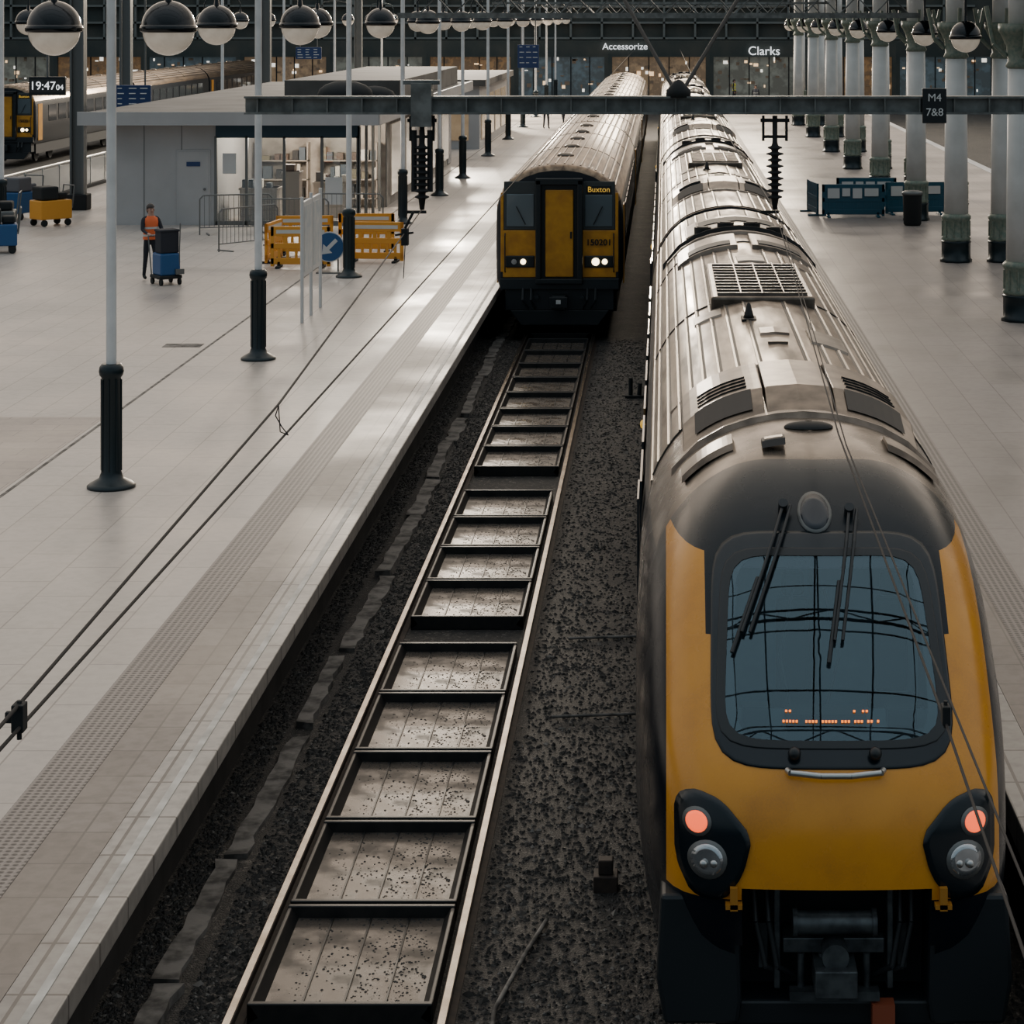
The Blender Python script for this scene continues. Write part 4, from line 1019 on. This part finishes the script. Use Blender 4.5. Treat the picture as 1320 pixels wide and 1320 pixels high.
# ------------------------------------------------------------------ people
def person(lab, loc, rotz, push=True, vest=m_hivis, top=m_cloth, legs=m_cloth, step=.12, scale=1.0):
    V = []; R = []; E = []
    def v(p, r, par=None):
        V.append(p); R.append(r if isinstance(r, tuple) else (r, r)); i = len(V)-1
        if par is not None: E.append((par, i))
        return i
    pel = v((0, 0, .95), (.14, .10)); wa = v((0, 0, 1.08), (.125, .095), pel); ch = v((0, -.01, 1.27), (.15, .11), wa)
    up = v((0, 0, 1.40), (.10, .08), ch); nk = v((0, -.005, 1.48), .052, up); hd = v((0, -.02, 1.57), (.075, .088), nk); ht = v((0, -.015, 1.67), (.07, .08), hd)
    for s in (-1, 1):
        sh = v((s*.17, 0, 1.40), .06, up)
        if push: el = v((s*.23, -.10, 1.15), .045, sh); wr = v((s*.19, -.33, 1.08), .030, el); hn = v((s*.18, -.40, 1.08), (.038, .02), wr)
        else: el = v((s*.24, .02, 1.13), .045, sh); wr = v((s*.25, -.06, .90), .030, el); hn = v((s*.25, -.09, .82), (.02, .038), wr)
        for k in range(4):
            off = (k-1.5)*.02
            if push: a = v((s*.18+off, -.45, 1.075), .009, hn); v((s*.18+off, -.46, 1.045-.004*k), .008, a)
            else: a = v((s*.25, -.09+off, .76), .009, hn); v((s*.24, -.095+off, .73+.003*k), .008, a)
        if push: v((s*.13, -.41, 1.06), .010, hn)
        else: v((s*.22, -.12, .80), .010, hn)
        hp = v((s*.09, 0, .88), .085, pel); kn = v((s*.10, -s*step*.5-.02, .50), .06, hp); an = v((s*.10, -s*step+.02, .09), .042, kn); v((s*.11, -s*step-.12, .045), .04, an)
    me = bpy.data.meshes.new('p'); me.from_pydata(V, E, []); o = bpy.data.objects.new('p', me); COL.objects.link(o)
    sk = o.modifiers.new('s', 'SKIN'); sk.use_smooth_shade = True
    for i, r in enumerate(R): me.skin_vertices[0].data[i].radius = r
    me.skin_vertices[0].data[0].use_root = True
    ss = o.modifiers.new('ss', 'SUBSURF'); ss.levels = 1; ss.render_levels = 1
    bpy.context.view_layer.update()
    m2 = bpy.data.meshes.new_from_object(o.evaluated_get(bpy.context.evaluated_depsgraph_get())); bpy.data.objects.remove(o)
    m2.materials.clear()
    for m in (m_skin, top, legs, m_blackm): m2.materials.append(m)
    for p in m2.polygons:
        c = p.center; p.use_smooth = True
        hand = (push and c.y < -.33 and c.z > .9) or ((not push) and c.z < .88 and abs(c.x) > .2)
        p.material_index = 0 if (c.z > 1.46 or hand) else (3 if c.z < .11 else (2 if c.z < .97 and abs(c.x) < .2 else 1))
    r = bpy.data.objects.new('person', m2); COL.objects.link(r); r.location = loc; r.rotation_euler = (0, 0, rotz); r.scale = (scale,)*3
    r['label'] = lab; r['category'] = 'person'
    b = B(); n = 18; pr = [(.175, .135, .93), (.165, .128, 1.05), (.175, .135, 1.2), (.185, .135, 1.32), (.17, .11, 1.41), (.085, .075, 1.46)]
    vs = [(a*math.cos(2*pi*i/n), c*math.sin(2*pi*i/n)-.005, z) for a, c, z in pr for i in range(n)]
    b.add(vs, [(j*n+i, j*n+(i+1) % n, (j+1)*n+(i+1) % n, (j+1)*n+i) for j in range(len(pr)-1) for i in range(n)], 0, True)
    ve = b.obj('vest', vest, r)
    for z, a, c in ((1.0, .173, .134), (1.17, .177, .138)):
        b = B(); vv = [(a*math.cos(2*pi*i/n), c*math.sin(2*pi*i/n)-.005, z+dz) for dz in (0, .045) for i in range(n)]
        b.add(vv, [(i, (i+1) % n, n+(i+1) % n, n+i) for i in range(n)], 0, True)
        b.obj('reflective_tape', m_refl, ve)
    b = B(); b.ell((0, .0, 1.64), (.092, .105, .10), n=16, k=8, z0=.1, z1=1); b.ell((0, .035, 1.60), (.088, .075, .095), n=14, k=8); b.obj('hair', m_hair, r)
    b = B(); b.ell((0, -.108, 1.585), (.013, .022, .024), n=8, k=6); b.obj('nose', m_skin, r)
    for s in (-1, 1):
        b = B(); b.ell((s*.032, -.098, 1.612), (.011, .008, .007), n=8, k=5); b.obj('eye', m_blackm, r)
        b = B(); b.ell((s*.082, -.01, 1.59), (.012, .02, .032), n=8, k=6); b.obj('ear', m_skin, r)
    b = B(); b.ell((0, -.096, 1.545), (.024, .007, .005), n=8, k=5); b.obj('mouth', M('lips', (.3, .12, .1), .5), r)
    return r
RZ = .62
person('worker in orange vest pushing a cleaning trolley', (-11.87, 50.2, PZ), RZ, True, scale=1.02)
ct = root('cleaning_trolley', 'dark cleaning trolley with blue bin held by worker', 'trolley', (-11.87+.91*math.sin(RZ), 50.2-.91*math.cos(RZ), PZ), (0, 0, RZ))
b = B(); b.box(-.27, .27, -.3, .3, .14, .22); b.obj('base', m_blackm, ct, bevel=.02)
b = B(); b.box(-.24, .24, -.28, .24, .22, .72); b.obj('bin', m_blue, ct, bevel=.04)
b = B(); b.box(-.22, .22, -.24, .12, .72, 1.22); b.box(-.24, .24, -.26, .14, 1.20, 1.26); b.obj('bag', m_cloth, ct, bevel=.05)
b = B(); b.tube([(-.24, .26, .2), (-.24, .45, 1.07), (.24, .45, 1.07), (.24, .26, .2)], .016, n=8); b.obj('handle', m_grey, ct)
b = B(); b.cyl((.2, -.26, .3), (.22, -.3, 1.4), .015, n=8); b.box(.1, .3, -.34, -.26, .24, .36); b.obj('mop', m_grey, ct)
for x in (-.22, .22):
    for y in (-.25, .25):
        b = B(); b.cyl((x-.025, y, .075), (x+.025, y, .075), .075, n=14); b.obj('wheel', m_blackm, ct)
person('distant person in yellow vest standing on platform', (-6.4, 118, PZ), .4, False, vest=m_hivy)
person('distant person in orange vest standing on platform', (-5.6, 121, PZ), -.8, False)
person('distant person in dark coat on the platform', (5.9, 140, PZ), .3, False, vest=m_cloth2)
person('distant person in yellow vest near the shops', (4.9, 152, PZ), 1.3, False, vest=m_hivy)

# ------------------------------------------------------------------ distant shops on the end wall
mshop = [M('shop_lit_%d' % i, (.05, .05, .045), .4, c2=tuple(q*.4 for q in c), scale=s_, emit=c, es=e, lo=.45, hi=.6) for i, (c, s_, e) in enumerate([((.9, .6, .35), 1.6, .10), ((.6, .6, .5), 1.1, .08), ((.8, .45, .2), 2.2, .09), ((.3, .4, .45), 1.4, .08)])]
mdot = [M('shop_lamp_warm', (.8, .6, .4), .5, emit=(1, .65, .35), es=1.3), M('shop_lamp_white', (.8, .8, .7), .5, emit=(1, .95, .85), es=1.2), M('shop_stock', (.3, .2, .13), .5)]
def dots(n, x0, x1, z0, z1, b, y):
    for _ in range(n):
        x = random.uniform(x0, x1); z = random.uniform(z0, z1); w = random.uniform(.08, .4); h = random.uniform(.05, .35)
        b.box(x, x+w, y-.05, y, z, z+h, random.choice([0, 1, 2, 2, 2]))
k = 0; x = -62
while x < 20:
    w = random.uniform(6.5, 7.9)
    r = root('shopfront', 'dimly lit shopfront on the concourse', 'shop', (x, 167.4, PZ), group='concourse shopfronts')
    b = B(); b.box(.3, w-.3, .3, .45, 0, 3.0); b.obj('glazing', mshop[k % 4], r)
    b = B(); b.box(0, w, 0, .5, 3.0, 4.3); b.box(0, .3, 0, .5, 0, 3); b.box(w-.3, w, 0, .5, 0, 3); b.obj('fascia', m_darkwall, r)
    b = B(); dots(30, .4, w-.8, .3, 2.8, b, .3); b.obj('display_light', mdot, r, kind='stuff')
    for q in range(1, 5):
        b = B(); b.box(w*q/5-.04, w*q/5+.04, .2, .3, 0, 3); b.obj('mullion', m_blackm, r)
    x += w; k += 1
t1 = root('shop_sign', 'white illuminated shop lettering', 'sign', (-3.0, 167.2, 4.75)); text('Accessorize', .72, m_textw, t1, (0, 0, 0), ext=.05)
t2 = root('shop_sign', 'white illuminated shop lettering', 'sign', (7.7, 167.2, 4.4)); text('Clarks', .95, m_textw, t2, (0, 0, 0), ext=.05)
b = B()
for xx in np.arange(-60, 24, 2.4): b.box(xx-.08, xx+.08, 167.6, 167.95, 5.3, 10.9)
for z in (5.4, 6.6, 7.9, 9.2, 10.5): b.box(-60, 24, 167.6, 167.9, z-.08, z+.08)
b.obj('window_1', M('screen_bars', (.15, .16, .15), .6), label='steel glazing grid of the end screen', **S)

# ------------------------------------------------------------------ lighting
w = bpy.data.worlds.new('World'); bpy.context.scene.world = w; w.use_nodes = True
nt = w.node_tree; bg = nt.nodes['Background']
tcn = N(nt, 'ShaderNodeTexCoord'); sp = N(nt, 'ShaderNodeSeparateXYZ'); nt.links.new(tcn.outputs['Generated'], sp.inputs[0])
r1 = ramp(nt, [(0, (.02, .02, .02)), (.02, (.40, .40, .41)), (.25, (.45, .465, .49)), (1, (.74, .77, .81))]); nt.links.new(sp.outputs['Z'], r1.inputs[0])
mr = N(nt, 'ShaderNodeMapRange'); mr.inputs[1].default_value = -1; mr.inputs[2].default_value = 1; mr.inputs[3].default_value = 0; mr.inputs[4].default_value = 1
nt.links.new(sp.outputs['Y'], mr.inputs[0])
r2 = ramp(nt, [(0, (.42, .54, .60)), (.45, (.82, .86, .87)), (.7, (1.12, 1.04, .94)), (.9, (1.5, 1.3, 1.05)), (1, (3.8, 3.0, 2.25))]); nt.links.new(mr.outputs[0], r2.inputs[0])
mm = N(nt, 'ShaderNodeMixRGB', blend_type='MULTIPLY'); mm.inputs[0].default_value = 1
nt.links.new(r1.outputs[0], mm.inputs[1]); nt.links.new(r2.outputs[0], mm.inputs[2]); nt.links.new(mm.outputs[0], bg.inputs['Color'])
bg.inputs['Strength'].default_value = 1.32
def point(loc, e, c=(1, .88, .74), r=.3):
    l = bpy.data.lights.new('point', 'POINT'); l.energy = e; l.color = c; l.shadow_soft_size = r
    o = bpy.data.objects.new('light', l); COL.objects.link(o); o.location = loc
point((-11.3, 65.5, 3.6), 330); point((-10.2, 67, 3.6), 260)
# warm evening light entering through the high glazed end screen
def area(loc, target, sx, sy, e, c):
    l = bpy.data.lights.new('area', 'AREA'); l.shape = 'RECTANGLE'; l.size = sx; l.size_y = sy; l.energy = e; l.color = c
    o = bpy.data.objects.new('light', l); COL.objects.link(o); o.location = loc
    o.rotation_euler = (Vector(target)-Vector(loc)).to_track_quat('-Z', 'Y').to_euler()
area((-15.5, 140, 13.9), (-5, 40, 1), 5, 3, 20000, (1, .88, .72))
area((4, 150, 17), (0, 40, 3), 10, 3, 11000, (1, .84, .64))

# ------------------------------------------------------------------ camera
cam = bpy.data.cameras.new('camera'); co_ = bpy.data.objects.new('camera', cam); COL.objects.link(co_)
co_.location = (0, 0, 7.03); co_.rotation_euler = (pi/2, 0, 0)
cam.sensor_width = 36; cam.lens = 36*2800/1320; cam.shift_x = -196/1320; cam.shift_y = -638/1320
cam.clip_end = 1000
bpy.context.scene.camera = co_
